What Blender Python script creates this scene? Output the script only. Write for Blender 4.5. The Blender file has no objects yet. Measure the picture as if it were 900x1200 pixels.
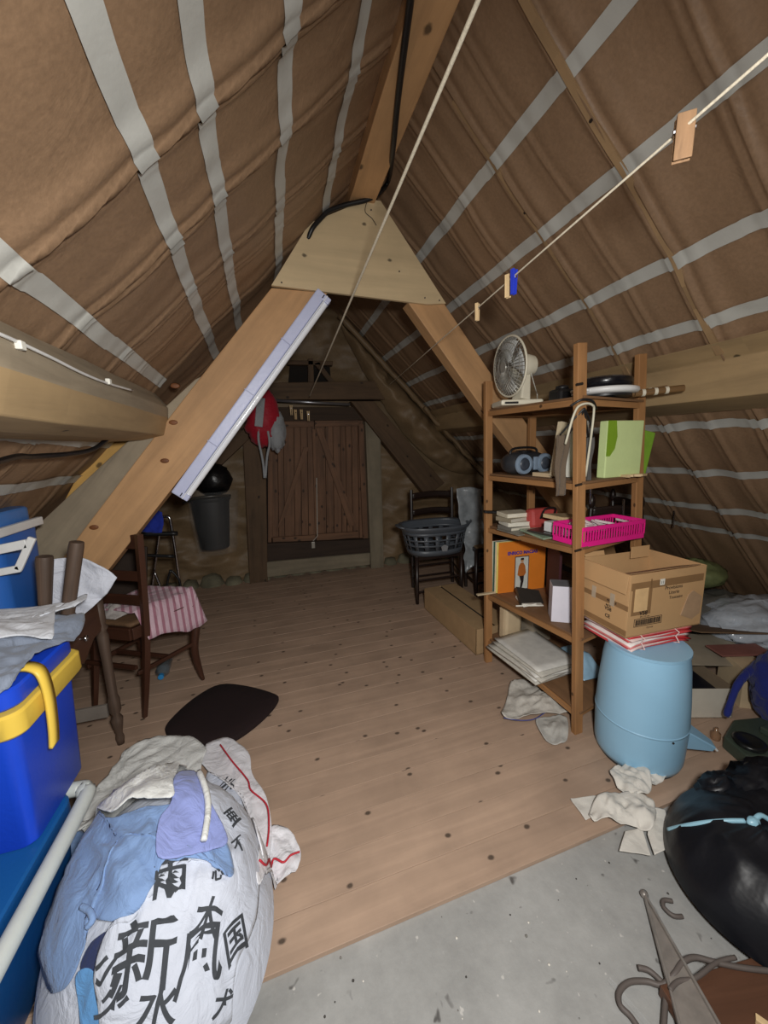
import bpy, math, random
import numpy as np
from mathutils import Vector, Matrix, noise
random.seed(7)
S = bpy.context.scene
COL = S.collection

# ------------------------------------------------------------------ camera
F, H = 440.0, 1.3                       # focal length in pixels of the 900x1200 frame, eye height
def _n(v): v = np.array(v, float); return v / np.linalg.norm(v)
_vp, _sl = (318, 526), -.03             # vanishing point of the attic's long axis, slope of the horizon
_Y = _n((_vp[0]-450, 600-_vp[1], -F)); _P = (_vp[0]+1000-450, 600-(_vp[1]+_sl*1000), -F)
_Z = _n(np.cross(_P, _Y)); _Z = _Z if _Z[1] > 0 else -_Z
_X = np.cross(_Y, _Z)
ROT = np.array([_X, _Y, _Z])            # camera axes -> world axes
cam = bpy.data.objects.new('camera', bpy.data.cameras.new('camera'))
COL.objects.link(cam); S.camera = cam
cam.data.sensor_fit = 'VERTICAL'; cam.data.sensor_height = 24
cam.data.lens = 24*F/1200; cam.data.clip_start = .02
cam.matrix_world = Matrix.Translation((0, 0, H)) @ Matrix(ROT.tolist()).to_4x4()

# ------------------------------------------------------------------ world, lamps, exposure
w = bpy.data.worlds.new('world'); S.world = w; w.use_nodes = True
w.node_tree.nodes['Background'].inputs[0].default_value = (.9, .95, 1, 1)
w.node_tree.nodes['Background'].inputs[1].default_value = .02
def area(name, loc, target, size, power, col):
    l = bpy.data.lights.new(name, 'AREA'); l.shape = 'DISK'; l.size = size; l.energy = power; l.color = col
    o = bpy.data.objects.new(name, l); COL.objects.link(o); o.location = loc
    o.rotation_euler = (Vector(target)-Vector(loc)).to_track_quat('-Z', 'Y').to_euler()
    return o
area('torch_light', (.10, -.08, 1.42), (.30, 1.3, .35), .12, 27, (1, .985, .95))
pl = bpy.data.lights.new('fill_light', 'POINT'); pl.energy = 7; pl.shadow_soft_size = .12; pl.color = (1, .95, .88)  # unseen fill light added behind the camera, lifts the ceiling
po = bpy.data.objects.new('fill_light', pl); COL.objects.link(po); po.location = (.35, -.5, 1.95)
S.view_settings.view_transform = 'Standard'; S.view_settings.look = 'None'
S.view_settings.gamma = 1; S.view_settings.use_curve_mapping = False
S.view_settings.exposure = 0.12

# ------------------------------------------------------------------ surveying: a pixel and a known plane give a world point
CAM = np.array([0, 0, H])
def ray(x, y): return ROT @ np.array([x-450, 600-y, -F])
def at(x, y, Y): d = ray(x, y); return Vector(CAM+d*Y/d[1])
def fl(x, y, z=0): d = ray(x, y); return Vector(CAM+d*(z-H)/d[2])
def on(x, y, h, zmax=.6, steps=400):
    """first point on a height field h(x, y) seen along a line of sight"""
    d = ray(x, y); t0 = (zmax-H)/d[2]; t1 = (0-H)/d[2]
    for i in range(steps+1):
        p = CAM+d*(t0+(t1-t0)*i/steps)
        if p[2] <= h(p[0], p[1]): break
    return Vector((p[0], p[1], max(0, p[2])))

# ------------------------------------------------------------------ materials
def lin(c):
    f = lambda u: u/12.92 if u <= .04045 else ((u+.055)/1.055)**2.4
    return tuple(f(v/255) for v in c)+(1,)
MATS = {}
class NT:
    def __init__(s, name):
        s.m = bpy.data.materials.new(name); s.m.use_nodes = True; s.t = s.m.node_tree
        s.b = s.t.nodes['Principled BSDF']
    def n(s, typ, **kw):
        o = s.t.nodes.new(typ)
        for k, v in kw.items():
            if k.startswith('i_'): o.inputs[k[2:].replace('_', ' ')].default_value = v
            else: setattr(o, k, v)
        return o
    def l(s, a, b): s.t.links.new(a, b)
    def ramp(s, fac, stops):
        r = s.n('ShaderNodeValToRGB'); e = r.color_ramp.elements
        while len(e) < len(stops): e.new(.5)
        for q, (p, c) in zip(e, stops): q.position = p; q.color = c
        s.l(fac, r.inputs[0]); return r.outputs[0]
    def mix(s, fac, a, b, typ='MIX'):
        m = s.n('ShaderNodeMix', data_type='RGBA', blend_type=typ)
        for i, v in ((0, fac), (6, a), (7, b)):
            if hasattr(v, 'is_linked'): s.l(v, m.inputs[i])
            else: m.inputs[i].default_value = v
        return m.outputs[2]
    def coords(s, kind='Object', scale=(1, 1, 1), rnd=True):
        tc = s.n('ShaderNodeTexCoord'); mp = s.n('ShaderNodeMapping'); mp.inputs['Scale'].default_value = scale
        if rnd:
            oi = s.n('ShaderNodeObjectInfo'); ml = s.n('ShaderNodeVectorMath', operation='SCALE')
            cx = s.n('ShaderNodeCombineXYZ'); 
            for k in range(3): s.l(oi.outputs['Random'], cx.inputs[k])
            s.l(cx.outputs[0], ml.inputs[0]); ml.inputs['Scale'].default_value = 17.3
            ad = s.n('ShaderNodeVectorMath', operation='ADD'); s.l(tc.outputs[kind], ad.inputs[0]); s.l(ml.outputs[0], ad.inputs[1])
            s.l(ad.outputs[0], mp.inputs[0])
        else: s.l(tc.outputs[kind], mp.inputs[0])
        return mp.outputs[0]
    def noise(s, vec, scale, detail=4, rough=.55, dist=0):
        o = s.n('ShaderNodeTexNoise'); s.l(vec, o.inputs['Vector'])
        o.inputs['Scale'].default_value = scale; o.inputs['Detail'].default_value = detail
        o.inputs['Roughness'].default_value = rough; o.inputs['Distortion'].default_value = dist
        return o.outputs['Fac']
    def bump(s, h, dist, strength=1):
        b = s.n('ShaderNodeBump'); b.inputs['Distance'].default_value = dist; b.inputs['Strength'].default_value = strength
        s.l(h, b.inputs['Height'])
        prev = s.b.inputs['Normal'].links
        if prev: s.l(prev[0].from_socket, b.inputs['Normal'])
        s.l(b.outputs[0], s.b.inputs['Normal'])
def sc(c, k): return tuple(min(1, v*k) for v in c[:3])+(1,)
def plain(name, rgb, rough=.6, var=.12, scale=14, bump=.0006, bscale=60, metal=0, trans=0, alpha=1, sheen=0, spec=.5):
    """one colour with soft mottling and fine relief"""
    if name in MATS: return MATS[name]
    t = NT(name); c = lin(rgb); v = t.coords('Object')
    n1 = t.noise(v, scale); col = t.ramp(n1, [(.3, sc(c, 1-var)), (.7, sc(c, 1+var))])
    t.l(col, t.b.inputs['Base Color']); t.b.inputs['Roughness'].default_value = rough
    t.b.inputs['Metallic'].default_value = metal; t.b.inputs['Transmission Weight'].default_value = trans
    t.b.inputs['Alpha'].default_value = alpha; t.b.inputs['Sheen Weight'].default_value = sheen
    t.b.inputs['Specular IOR Level'].default_value = spec
    if bump: t.bump(t.noise(v, bscale, 3), bump)
    MATS[name] = t.m; return t.m
def wood(name, rgb, dark=.6, rough=.6, along=1.6, across=28, knots=0, kscale=5, stain=.15, bump=.0008, grey=None):
    """grain runs along UV u (metres)"""
    if name in MATS: return MATS[name]
    t = NT(name); c = lin(rgb)
    uv = t.coords('UV', (along, across, 1)); uv1 = t.coords('UV', (1, 1, 1))
    g = t.noise(uv, 1, 5, .6, .6)
    col = t.ramp(g, [(.28, sc(c, dark)), (.5, c), (.75, sc(c, 1.18))])
    st = t.noise(uv1, 3.2, 5, .6)
    col = t.mix(1, col, t.ramp(st, [(.3, (1-stain,)*3+(1,)), (.7, (1+stain*.3,)*3+(1,))]), 'MULTIPLY')
    if grey:
        gr = t.noise(uv1, 2.2, 6, .65)
        col = t.mix(t.ramp(gr, [(.42, (0, 0, 0, 1)), (.62, (1, 1, 1, 1))]), col, lin(grey))
    if knots:
        mp = t.n('ShaderNodeMapping'); t.l(uv1, mp.inputs[0]); mp.inputs['Scale'].default_value = (kscale*.7, kscale, 1)
        vo = t.n('ShaderNodeTexVoronoi', voronoi_dimensions='2D'); t.l(mp.outputs[0], vo.inputs['Vector']); vo.inputs['Scale'].default_value = 1
        dn = t.n('ShaderNodeMath', operation='MULTIPLY_ADD'); t.l(t.noise(uv1, 40, 2), dn.inputs[0]); dn.inputs[1].default_value = .05; t.l(vo.outputs['Distance'], dn.inputs[2])
        k = t.ramp(dn.outputs[0], [(knots*.5+.025, (1, 1, 1, 1)), (knots+.025, (0, 0, 0, 1))])
        sep = t.n('ShaderNodeSeparateColor'); t.l(vo.outputs['Color'], sep.inputs[0])
        gt = t.n('ShaderNodeMath', operation='GREATER_THAN'); t.l(sep.outputs[0], gt.inputs[0]); gt.inputs[1].default_value = .45
        mu = t.n('ShaderNodeMath', operation='MULTIPLY'); t.l(k, mu.inputs[0]); t.l(gt.outputs[0], mu.inputs[1])
        col = t.mix(mu.outputs[0], col, sc(c, .22))
    t.l(col, t.b.inputs['Base Color']); t.b.inputs['Roughness'].default_value = rough
    t.bump(g, bump)
    MATS[name] = t.m; return t.m
def kraft(name, rgb, var=.1):
    t = NT(name); c = lin(rgb); v = t.coords('Object', rnd=False)
    col = t.ramp(t.noise(v, 2.5, 6, .65), [(.3, sc(c, 1-var*1.6)), (.7, sc(c, 1+var))])
    col = t.mix(.35, col, t.ramp(t.noise(v, 90, 3), [(.3, sc(c, .75)), (.7, sc(c, 1.25))]))
    t.l(col, t.b.inputs['Base Color']); t.b.inputs['Roughness'].default_value = .5
    t.b.inputs['Specular IOR Level'].default_value = .35
    t.bump(t.noise(v, 5, 5, .6, 1.0), .008, .5); t.bump(t.noise(v, 60, 3), .0012, .8)
    return t.m
def cloth_mat(name, rgb, rough=.85, var=.08, stripe=None, weave=400, trans=0):
    t = NT(name); c = lin(rgb); v = t.coords('Object')
    col = t.ramp(t.noise(v, 7, 4), [(.3, sc(c, 1-var)), (.7, sc(c, 1+var))])
    if stripe:
        uv = t.coords('UV', rnd=False); wv = t.n('ShaderNodeTexWave'); t.l(uv, wv.inputs[0]); wv.inputs['Scale'].default_value = stripe[1]
        col = t.mix(t.ramp(wv.outputs['Fac'], [(.55, (0, 0, 0, 1)), (.7, (1, 1, 1, 1))]), col, lin(stripe[0]))
    t.l(col, t.b.inputs['Base Color']); t.b.inputs['Roughness'].default_value = rough
    t.b.inputs['Sheen Weight'].default_value = .15; t.b.inputs['Specular IOR Level'].default_value = .25
    t.bump(t.noise(v, 13, 5, .55, 1.6), .014, .7); t.bump(t.noise(v, weave, 1), .0003, .5)
    return t.m

# ------------------------------------------------------------------ mesh builder
class MB:
    def __init__(s, M=None): s.v = []; s.f = []; s.g = []; s.mi = []; s.M = M or Matrix(); s.m = 0
    def add(s, vs, fs, g=None):
        b = len(s.v); s.v += [s.M @ Vector(p) for p in vs]
        G = (s.M.to_3x3() @ Vector(g)).normalized() if g is not None else None
        for f in fs: s.f.append([b+i for i in f]); s.g.append(G); s.mi.append(s.m)
        return s
    def box(s, x0, x1, y0, y1, z0, z1, g=None):
        vs = [(x, y, z) for x in (x0, x1) for y in (y0, y1) for z in (z0, z1)]
        d = (abs(x1-x0), abs(y1-y0), abs(z1-z0)); k = d.index(max(d)); g = g or tuple(1 if i == k else 0 for i in range(3))
        return s.add(vs, [(0, 1, 3, 2), (4, 6, 7, 5), (0, 4, 5, 1), (2, 3, 7, 6), (0, 2, 6, 4), (1, 5, 7, 3)], g)
    def prism(s, poly, ext, g=None):
        poly = [Vector(p) for p in poly]; e = Vector(ext); n = len(poly)
        fs = [tuple(range(n))[::-1], tuple(range(n, 2*n))]+[(i, (i+1) % n, n+(i+1) % n, n+i) for i in range(n)]
        if g is None: g = max(((poly[(i+1) % n]-poly[i]) for i in range(n)), key=lambda q: q.length)
        return s.add(poly+[p+e for p in poly], fs, g)
    def beam(s, p0, p1, w, h, up=(0, 0, 1), roll=0, w1=None, h1=None):
        p0 = Vector(p0); p1 = Vector(p1); d = (p1-p0).normalized(); u = Vector(up)
        if abs(d.dot(u)) > .98: u = Vector((0, 1, 0))
        a = d.cross(u).normalized(); b = a.cross(d)
        if roll: q = Matrix.Rotation(roll, 3, d); a = q @ a; b = q @ b
        w1 = w if w1 is None else w1; h1 = h if h1 is None else h1
        vs = [p0+a*x*w/2+b*y*h/2 for x, y in ((-1, -1), (1, -1), (1, 1), (-1, 1))]+[p1+a*x*w1/2+b*y*h1/2 for x, y in ((-1, -1), (1, -1), (1, 1), (-1, 1))]
        return s.add(vs, [(3, 2, 1, 0), (4, 5, 6, 7)]+[(i, (i+1) % 4, 4+(i+1) % 4, 4+i) for i in range(4)], d)
    def tube(s, pts, r, n=8, closed=False, cap=True):
        pts = [Vector(p) for p in pts]; N = len(pts); rr = r if isinstance(r, (list, tuple)) else [r]*N
        vs = []; a = None
        for i, p in enumerate(pts):
            d = (pts[(i+1) % N]-pts[i-1]) if closed else (pts[min(i+1, N-1)]-pts[max(i-1, 0)])
            d.normalize()
            if a is None: a = d.cross(Vector((0, 0, 1)) if abs(d.z) < .9 else Vector((1, 0, 0)))
            a = (a-d*a.dot(d)).normalized(); b = d.cross(a)
            vs += [p+(a*math.cos(2*math.pi*k/n)+b*math.sin(2*math.pi*k/n))*rr[i] for k in range(n)]
        fs = []
        for i in range(N if closed else N-1):
            for k in range(n):
                j = (i+1) % N
                fs.append((i*n+k, i*n+(k+1) % n, j*n+(k+1) % n, j*n+k))
        if cap and not closed: fs += [tuple(range(n))[::-1], tuple(range((N-1)*n, N*n))]
        return s.add(vs, fs, pts[-1]-pts[0] if not closed else (1, 0, 0))
    def lathe(s, prof, n=32, sx=1, sy=1, cap=True):
        vs = [(r*sx*math.cos(2*math.pi*k/n), r*sy*math.sin(2*math.pi*k/n), z) for r, z in prof for k in range(n)]
        fs = [(i*n+k, i*n+(k+1) % n, (i+1)*n+(k+1) % n, (i+1)*n+k) for i in range(len(prof)-1) for k in range(n)]
        if cap: fs += [tuple(range(n))[::-1], tuple(range((len(prof)-1)*n, len(prof)*n))]
        return s.add(vs, fs, (0, 0, 1))
    def grid(s, fn, nu, nv, g=(1, 0, 0)):
        vs = [fn(i/nu, j/nv) for i in range(nu+1) for j in range(nv+1)]; k = nv+1
        return s.add(vs, [(i*k+j, (i+1)*k+j, (i+1)*k+j+1, i*k+j+1) for i in range(nu) for j in range(nv)], g)
WP = {}
def thing(name, label, cat, loc, group=None):
    o = bpy.data.objects.new(name, None); COL.objects.link(o); o.location = loc; WP[o.name] = Vector(loc)
    o.empty_display_size = .1
    o['label'] = label; o['category'] = cat
    if group: o['group'] = group
    return o
def tag(o, label, cat, group=None):
    o['label'] = label; o['category'] = cat
    if group: o['group'] = group
    return o
def build(mb, name, mat, parent=None, smooth=False, bevel=0, solid=0, kind=None, label=None, sub=0, angle=None):
    me = bpy.data.meshes.new(name); V = mb.v
    lo = Vector([min(p[i] for p in V) for i in range(3)]); hi = Vector([max(p[i] for p in V) for i in range(3)])
    org = Vector(((lo.x+hi.x)/2, (lo.y+hi.y)/2, lo.z))
    me.from_pydata([tuple(p-org) for p in V], [], mb.f); me.validate(verbose=False)
    for m in (mat if isinstance(mat, (list, tuple)) else [mat]): me.materials.append(m)
    if len(me.polygons) == len(mb.f):
        uv = me.uv_layers.new(name='UVMap').data; me.update()
        for p, g, mi in zip(me.polygons, mb.g, mb.mi):
            p.material_index = mi; p.use_smooth = smooth; g = g or Vector((1, 0, 0))
            n = p.normal; b = g.cross(n)
            if b.length < .2: b = Vector((0, 0, 1)) if abs(n.z) < .9 else Vector((1, 0, 0)); a = b.cross(n)
            else: b.normalize(); a = g
            for li in p.loop_indices:
                q = V[me.loops[li].vertex_index]; uv[li].uv = (q.dot(a), q.dot(b))
    if smooth and angle:
        me.set_sharp_from_angle(angle=math.radians(angle))
    o = bpy.data.objects.new(name, me); COL.objects.link(o)
    if parent is not None: o.parent = parent; o.location = org-WP[parent.name]
    else: o.location = org
    WP[o.name] = org
    if bevel:
        b = o.modifiers.new('bevel', 'BEVEL'); b.width = bevel; b.segments = 2; b.limit_method = 'ANGLE'; b.angle_limit = math.radians(40)
    if solid:
        b = o.modifiers.new('thick', 'SOLIDIFY'); b.thickness = solid; b.offset = 1
    if sub:
        b = o.modifiers.new('sub', 'SUBSURF'); b.levels = sub; b.render_levels = sub
    if kind: o['kind'] = kind
    if label: o['label'] = label
    return o
def fr(o, x, y=None, z=None):
    """frame: origin o, x axis along x, z up"""
    x = Vector(x).normalized(); z = Vector(z or (0, 0, 1)); y = z.cross(x).normalized(); z = x.cross(y)
    M = Matrix((x, y, z)).transposed().to_4x4(); M.translation = Vector(o); return M
def axis(o, z):
    """frame with its z axis along z"""
    z = Vector(z).normalized(); x = Vector((0, 0, 1)).cross(z)
    if x.length < .1: x = Vector((1, 0, 0))
    x.normalize(); y = z.cross(x); M = Matrix((x, y, z)).transposed().to_4x4(); M.translation = Vector(o); return M
def catmull(P, k=6, closed=True):
    P = [Vector(p) for p in P]; n = len(P); out = []
    for i in range(n if closed else n-1):
        g = (lambda j: P[j % n]) if closed else (lambda j: P[max(0, min(n-1, j))])
        a, b, c, d = g(i-1), g(i), g(i+1), g(i+2)
        for q in range(k):
            t = q/k
            out.append(.5*((2*b)+(c-a)*t+(2*a-5*b+4*c-d)*t*t+(3*b-a-3*c+d)*t**3))
    if not closed: out.append(P[-1])
    return out
def nz(x, y, z=0, s=1): return noise.noise(Vector((x*s, y*s, z*s)))
def fbm(x, y, z, s, o=3): return sum(noise.noise(Vector((x, y, z))*s*2**i)/2**i for i in range(o))
def drape(outline, h, off=.004, fold=.01, fs=14, rings=16, k=5, smooth=True, seed=0., dirn=None, aniso=3.):
    """a cloth lying over the height field h; outline is a list of world (x, y) points"""
    P = catmull([Vector((p[0], p[1], 0)) for p in outline], k) if smooth else sum(([Vector((*outline[i][:2], 0)).lerp(Vector((*outline[(i+1) % len(outline)][:2], 0)), q/k) for q in range(k)] for i in range(len(outline))), [])
    c = sum(P, Vector())/len(P); n = len(P); mb = MB(); vs = []
    dx, dy = (math.cos(dirn), math.sin(dirn)) if dirn is not None else (1, 0)
    def hh(p):
        a, b = p.x*dx+p.y*dy, -p.x*dy+p.y*dx
        f = nz(a*fs/aniso+seed, b*fs, seed) if dirn is not None else nz(p.x*fs+seed, p.y*fs, seed)
        f = 1-2*abs(f) if dirn is not None else f
        f += .45*nz(p.x*fs*2.3, p.y*fs*2.3, seed+5)
        if fold > .008: f += .55*(1-2.6*abs(nz(a*fs*.9+3, b*fs*2.1, seed+9)))
        return h(p.x, p.y)+off+fold*(f+.9)*.6
    for r in range(1, rings+1):
        for p in P:
            q = c.lerp(p, r/rings); vs.append((q.x, q.y, max(.002, hh(q))))
    vs.append((c.x, c.y, hh(c))); ci = len(vs)-1
    fs_ = [(ci, j, (j+1) % n) for j in range(n)]
    for r in range(rings-1):
        for j in range(n): fs_.append((r*n+j, (r+1)*n+j, (r+1)*n+(j+1) % n, r*n+(j+1) % n))
    mb.add(vs, fs_, (dx, dy, 0)); return mb
# ------------------------------------------------------------------ materials used by the shell
M_board = wood('floor_board', (182, 155, 134), .9, .62, 1.2, 20, .075, 8, .22, .0006)
M_conc = NT('concrete'); v = M_conc.coords('Object', rnd=False); c = lin((158, 158, 156))
col = M_conc.ramp(M_conc.noise(v, 5, 8, .7), [(.3, sc(c, .78)), (.7, sc(c, 1.15))])
col = M_conc.mix(M_conc.ramp(M_conc.noise(v, 38, 2), [(.70, (0, 0, 0, 1)), (.74, (1, 1, 1, 1))]), col, lin((190, 188, 184)))
col = M_conc.mix(M_conc.ramp(M_conc.noise(v, 21, 2, .5, .4), [(.25, (1, 1, 1, 1)), (.31, (0, 0, 0, 1))]), col, lin((88, 86, 84)))
M_conc.l(col, M_conc.b.inputs['Base Color']); M_conc.b.inputs['Roughness'].default_value = .75; M_conc.bump(M_conc.noise(v, 30, 5), .002); M_conc = M_conc.m
M_kraft = kraft('kraft_facing', (146, 118, 92)); M_kraft2 = kraft('kraft_gable', (134, 112, 84), .2)
M_tape = plain('white_tape', (190, 190, 184), .45, .05, 9, .001, 30)
M_beam = wood('oak_beam', (190, 148, 104), .8, .65, 1.4, 16, .05, 3.5, .2, .002)
M_purlin = wood('purlin_wood', (172, 146, 108), .75, .7, 1.2, 12, .04, 4, .2, .002)
M_greyw = wood('weathered_wood', (160, 146, 124), .75, .75, 1.5, 14, 0, 4, .25, .002)
M_ply = wood('plywood', (204, 182, 144), .86, .55, 1.2, 12, .04, 4, .12, .0008)
M_old = wood('old_dark_wood', (100, 78, 56), .55, .75, 1.3, 18, .05, 4, .3, .003)
M_door = wood('door_board', (124, 90, 66), .5, .7, 1.3, 22, .12, 8, .3, .002)
M_pale = wood('pale_post', (140, 130, 110), .75, .8, 1.2, 12, 0, 4, .3, .003)
M_rubble = plain('rubble', (120, 116, 96), .9, .35, 6, .01, 18)

M_bat = wood('batten_wood', (166, 136, 100), .8, .65, 1.4, 16, .04, 4, .2)
# ------------------------------------------------------------------ floor
flo = MB().box(-2.2, 3.4, -1.3, 4.1, -.12, -.016, (1, 0, 0)); FLOOR = build(flo, 'floor', M_conc, kind='structure')
sl = .026; Y = .79; k = 0
while Y < 3.95:
    wd = .108+.012*random.random()
    x0, x1 = -2.1, 3.3
    mb = MB(); z1 = -.0006*random.random()
    y1 = min(Y+wd-.0014, 4.0)
    mb.prism([(x0, Y+sl*x0, -.0155), (x1, Y+sl*x1, -.0155), (x1, y1+sl*x1, -.0155), (x0, y1+sl*x0, -.0155)], (0, 0, .0155+z1), (1, sl, 0))
    build(mb, 'floor_board', M_board, FLOOR, bevel=.001)
    Y += wd; k += 1

# ------------------------------------------------------------------ roof slopes: sagging kraft facing over the rafters
R2 = math.sqrt(.5); RX, RZ = .6, 2.68
folds = {1: [(.38, 0, .6), (.79, 0, 1), (1.07, 0, 1.2), (1.27, .05, .5), (1.45, 0, 1.1), (1.72, -.03, .9), (1.9, 0, .6), (2.2, 0, .8), (2.6, 0, .8), (3.0, 0, .8), (3.4, 0, .8), (3.7, 0, .6)],
         -1: [(.25, .1, .8), (.93, .18, 1.4), (1.22, .16, 1.2), (1.54, .16, 1.0), (1.72, .1, .4), (2.0, 0, .8), (2.4, 0, .8), (2.8, 0, .8), (3.2, 0, .8), (3.6, 0, .8), (-.5, .1, .8)]}
def roof_d(side, s, Y):
    """how far the facing hangs in from the roof plane"""
    d = 0
    for (y0, sk, a) in folds[side]:
        if side > 0: a *= 1.5
        t = Y-(y0-(sk*(s-1.4)/1.4*.7))+.012*nz(s*2.2, y0*9, side)
        d += a*(.012*math.exp(-(t/.010)**2)+.006*math.exp(-((t-.03)/.011)**2)*(1+nz(s*2,y0*5,2))+.006*math.exp(-((t+.045)/.03)**2))
    d += .011*fbm(s*.8, Y*2.2, side*3, 1.6, 3)
    d += (.010 if side < 0 else .020)*(1-abs(nz(s*.9+Y*1.3, Y*4.5-s*.6, 7+side))*2.6)*max(0, nz(s*1.2, Y*1.7, 11+side)+.15)
    for tl in TL[side]:
        q = (s-tl[0])/.06; d -= .006*math.exp(-q*q)
    return d
def roof_p(side, s, Y, off=0):
    d = roof_d(side, s, Y)+off
    return Vector((RX+side*(s*R2-d*R2), Y, RZ-s*R2-d*R2))
TL = {1: [(x*1.4142-.8485, 0, .05) for x in (.915, 1.14, 1.38, 1.57, 1.925, 2.16, 2.38, 2.54)],
      -1: [((.6-x)*1.4142, sk, .05) for x, sk in ((-.215, .06), (-.085, .055), (.105, .02), (.318, 0), (-.44, .05), (-.715, .02), (-.89, 0), (-1.12, 0))]}
ROOF = {}
for side, nm, smax in ((1, 'ceiling_right', 3.79), (-1, 'ceiling_left', 3.79)):
    nY = 560
    mb = MB().grid(lambda u, v: roof_p(side, u*smax, -1.3+v*5.25), 130, nY, (1, 0, 0))
    ROOF[side] = build(mb, nm, M_kraft, smooth=True, kind='structure')
    for i, (s0, sk, wd) in enumerate(TL[side]):
        ph = random.random()*9
        y0, y1 = -1.25, 3.86
        if side < 0 and i == 4: y1 = 2.02
        def tp(u, v):
            Y = y0+u*(y1-y0); s = s0+sk*(Y-1.2)/1.0*.9+.004*nz(Y*6, ph)+.005*math.sin(round((Y+ph)/.42)*7.)
            sgn = -1 if v < .5 else 1
            return roof_p(side, s+(v-.5)*(wd+.004*nz(Y*3, ph+4)), Y, .006+.002*nz(Y*14, v*3, ph))
        build(MB().grid(tp, 320, 3, (0, 1, 0)), 'tape', M_tape, ROOF[side], smooth=True)
# wooden battens nailed down the right slope, half covered by the facing
for y0, s0, s1 in ((1.075, .1, 1.5), (1.46, .2, 1.5)):
    pts = [roof_p(1, s0+(s1-s0)*q/14, y0+.004*math.sin(q*1.7), .0005) for q in range(15)]
    mb = MB()
    for a, b in zip(pts, pts[1:]): mb.beam(a, b+(b-a)*.02, .024, .007, (-1, 0, -1))
    build(mb, 'batten', M_bat, ROOF[1])
    nb = MB()
    for q in (.35, .75): nb.tube([roof_p(1, s0+(s1-s0)*q, y0, .002), roof_p(1, s0+(s1-s0)*q, y0, .006)], .005, 8)
    build(nb, 'nail_head', plain('iron', (60, 52, 46), .6, .1, metal=.6), ROOF[1])
# boards closing the attic behind the camera
wf = MB().prism([(-2.1, -1.32, -.02), (3.3, -1.32, -.02), (.6, -1.32, 2.69)], (0, -.05, 0), (1, 0, 0)); build(wf, 'wall_front', M_kraft2, kind='structure')

# ------------------------------------------------------------------ gable wall, door
def rooftop(x): return RZ-abs(x-RX)
def gw(u, v):
    x = -2.05+u*5.3; top = rooftop(x)+.02; z = v*top
    b = .05*(1-abs(nz(x*2.1, z*3.0, 3))*3)+.03*fbm(x*3, z*7, 9, 1, 3)
    b *= .25 if (-.22 < x < 1.02 and z < 1.9) else 1
    return Vector((x, 3.95-max(-.04, b), z))
WALL = build(MB().grid(gw, 220, 110), 'wall_back', M_kraft2, smooth=True, kind='structure')
def wpoly(pts, Y, th): return MB().prism([at(x, y, Y) for x, y in pts], (0, th, 0))
GY = 3.76
def tagw(o, *a): return tag(o, *a)
post = build(wpoly([(284, 505), (311, 503), (314, 687), (293, 690)], GY, .12), 'trim_1', M_old, kind='structure', bevel=.006)
build(wpoly([(428, 492), (446, 505), (450, 668), (435, 669)], GY, .12), 'trim_2', M_pale, kind='structure', bevel=.006)
build(wpoly([(312, 659), (434, 648), (434, 662), (313, 677)], GY, .14), 'trim_3', M_pale, kind='structure', bevel=.008)
build(wpoly([(296, 449), (440, 446), (458, 468), (296, 468)], GY-.02, .14), 'trim_4', M_old, kind='structure', bevel=.006)
build(wpoly([(313, 637), (434, 632), (434, 649), (312, 660)], GY+.03, .16), 'trim_5', wood('dark_sill', (62, 48, 38), .6, .8), kind='structure', bevel=.004)  # plain dark brown plank below the door leaves
build(wpoly([(296, 477), (430, 477), (430, 492), (296, 494)], GY+.04, .12), 'trim_6', wood('dark_head', (70, 54, 40), .6, .8), kind='structure', bevel=.004)
# door: two leaves of vertical boards
door = MB().prism([at(x, y, 3.9) for x, y in [(312, 488), (430, 488), (432, 650), (312, 655)]], (0, .03, 0)); DOOR = build(door, 'door_1', wood('door_back', (34, 24, 18), .6, .9), kind='structure')
xs = [314, 325, 332, 344, 352, 360, 368.5, 381, 390, 399, 405, 412, 419.5, 428]
for i in range(len(xs)-1):
    g = .7
    p = [at(xs[i]+g-.6, 491, 3.87), at(xs[i+1]-.3, 491, 3.87), at(xs[i+1]+1.8, 646, 3.87), at(xs[i]+g+1.6, 648, 3.87)]
    build(MB().prism([q+Vector((0, .006*random.random(), 0)) for q in p], (0, .02, 0), p[3]-p[0]), 'door_board', M_door, DOOR, bevel=.002)
def dbrace(pts, nm='door_brace', d=.025): build(MB().prism([at(x, y, 3.84) for x, y in pts], (0, d, 0)), nm, M_door, DOOR, bevel=.002)
dbrace([(356, 524), (362, 524), (334, 606), (324, 622)]); dbrace([(370, 502), (377, 502), (418, 614), (410, 618)])
dbrace([(318, 630), (369, 627), (369, 634), (318, 638)], 'door_rail'); dbrace([(371, 626), (420, 623), (420, 630), (371, 634)], 'door_rail')
dbrace([(326, 493), (367, 493), (367, 500), (326, 501)], 'door_rail'); dbrace([(369, 493), (420, 492), (420, 499), (369, 500)], 'door_rail')
dbrace([(366, 503), (369.5, 503), (372.5, 626), (369.5, 626)], 'door_stop', .04)
dbrace([(420, 497), (427, 497), (432, 646), (426, 646)], 'door_stop'); dbrace([(314, 540), (319, 540), (320, 648), (314, 648)], 'door_stop')
pl_ = at(367, 638, 3.8); build(MB(Matrix.Translation(pl_)).box(-.02, .02, -.012, .012, -.04, .03), 'door_padlock', plain('dull_steel', (170, 168, 160), .4, .1, metal=.7), DOOR, bevel=.006)
build(MB().tube([at(371, 560, 3.82), at(372, 628, 3.82), at(367, 634, 3.82)], .004, 6), 'door_cord', plain('cord_white', (200, 196, 186)), DOOR)
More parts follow.
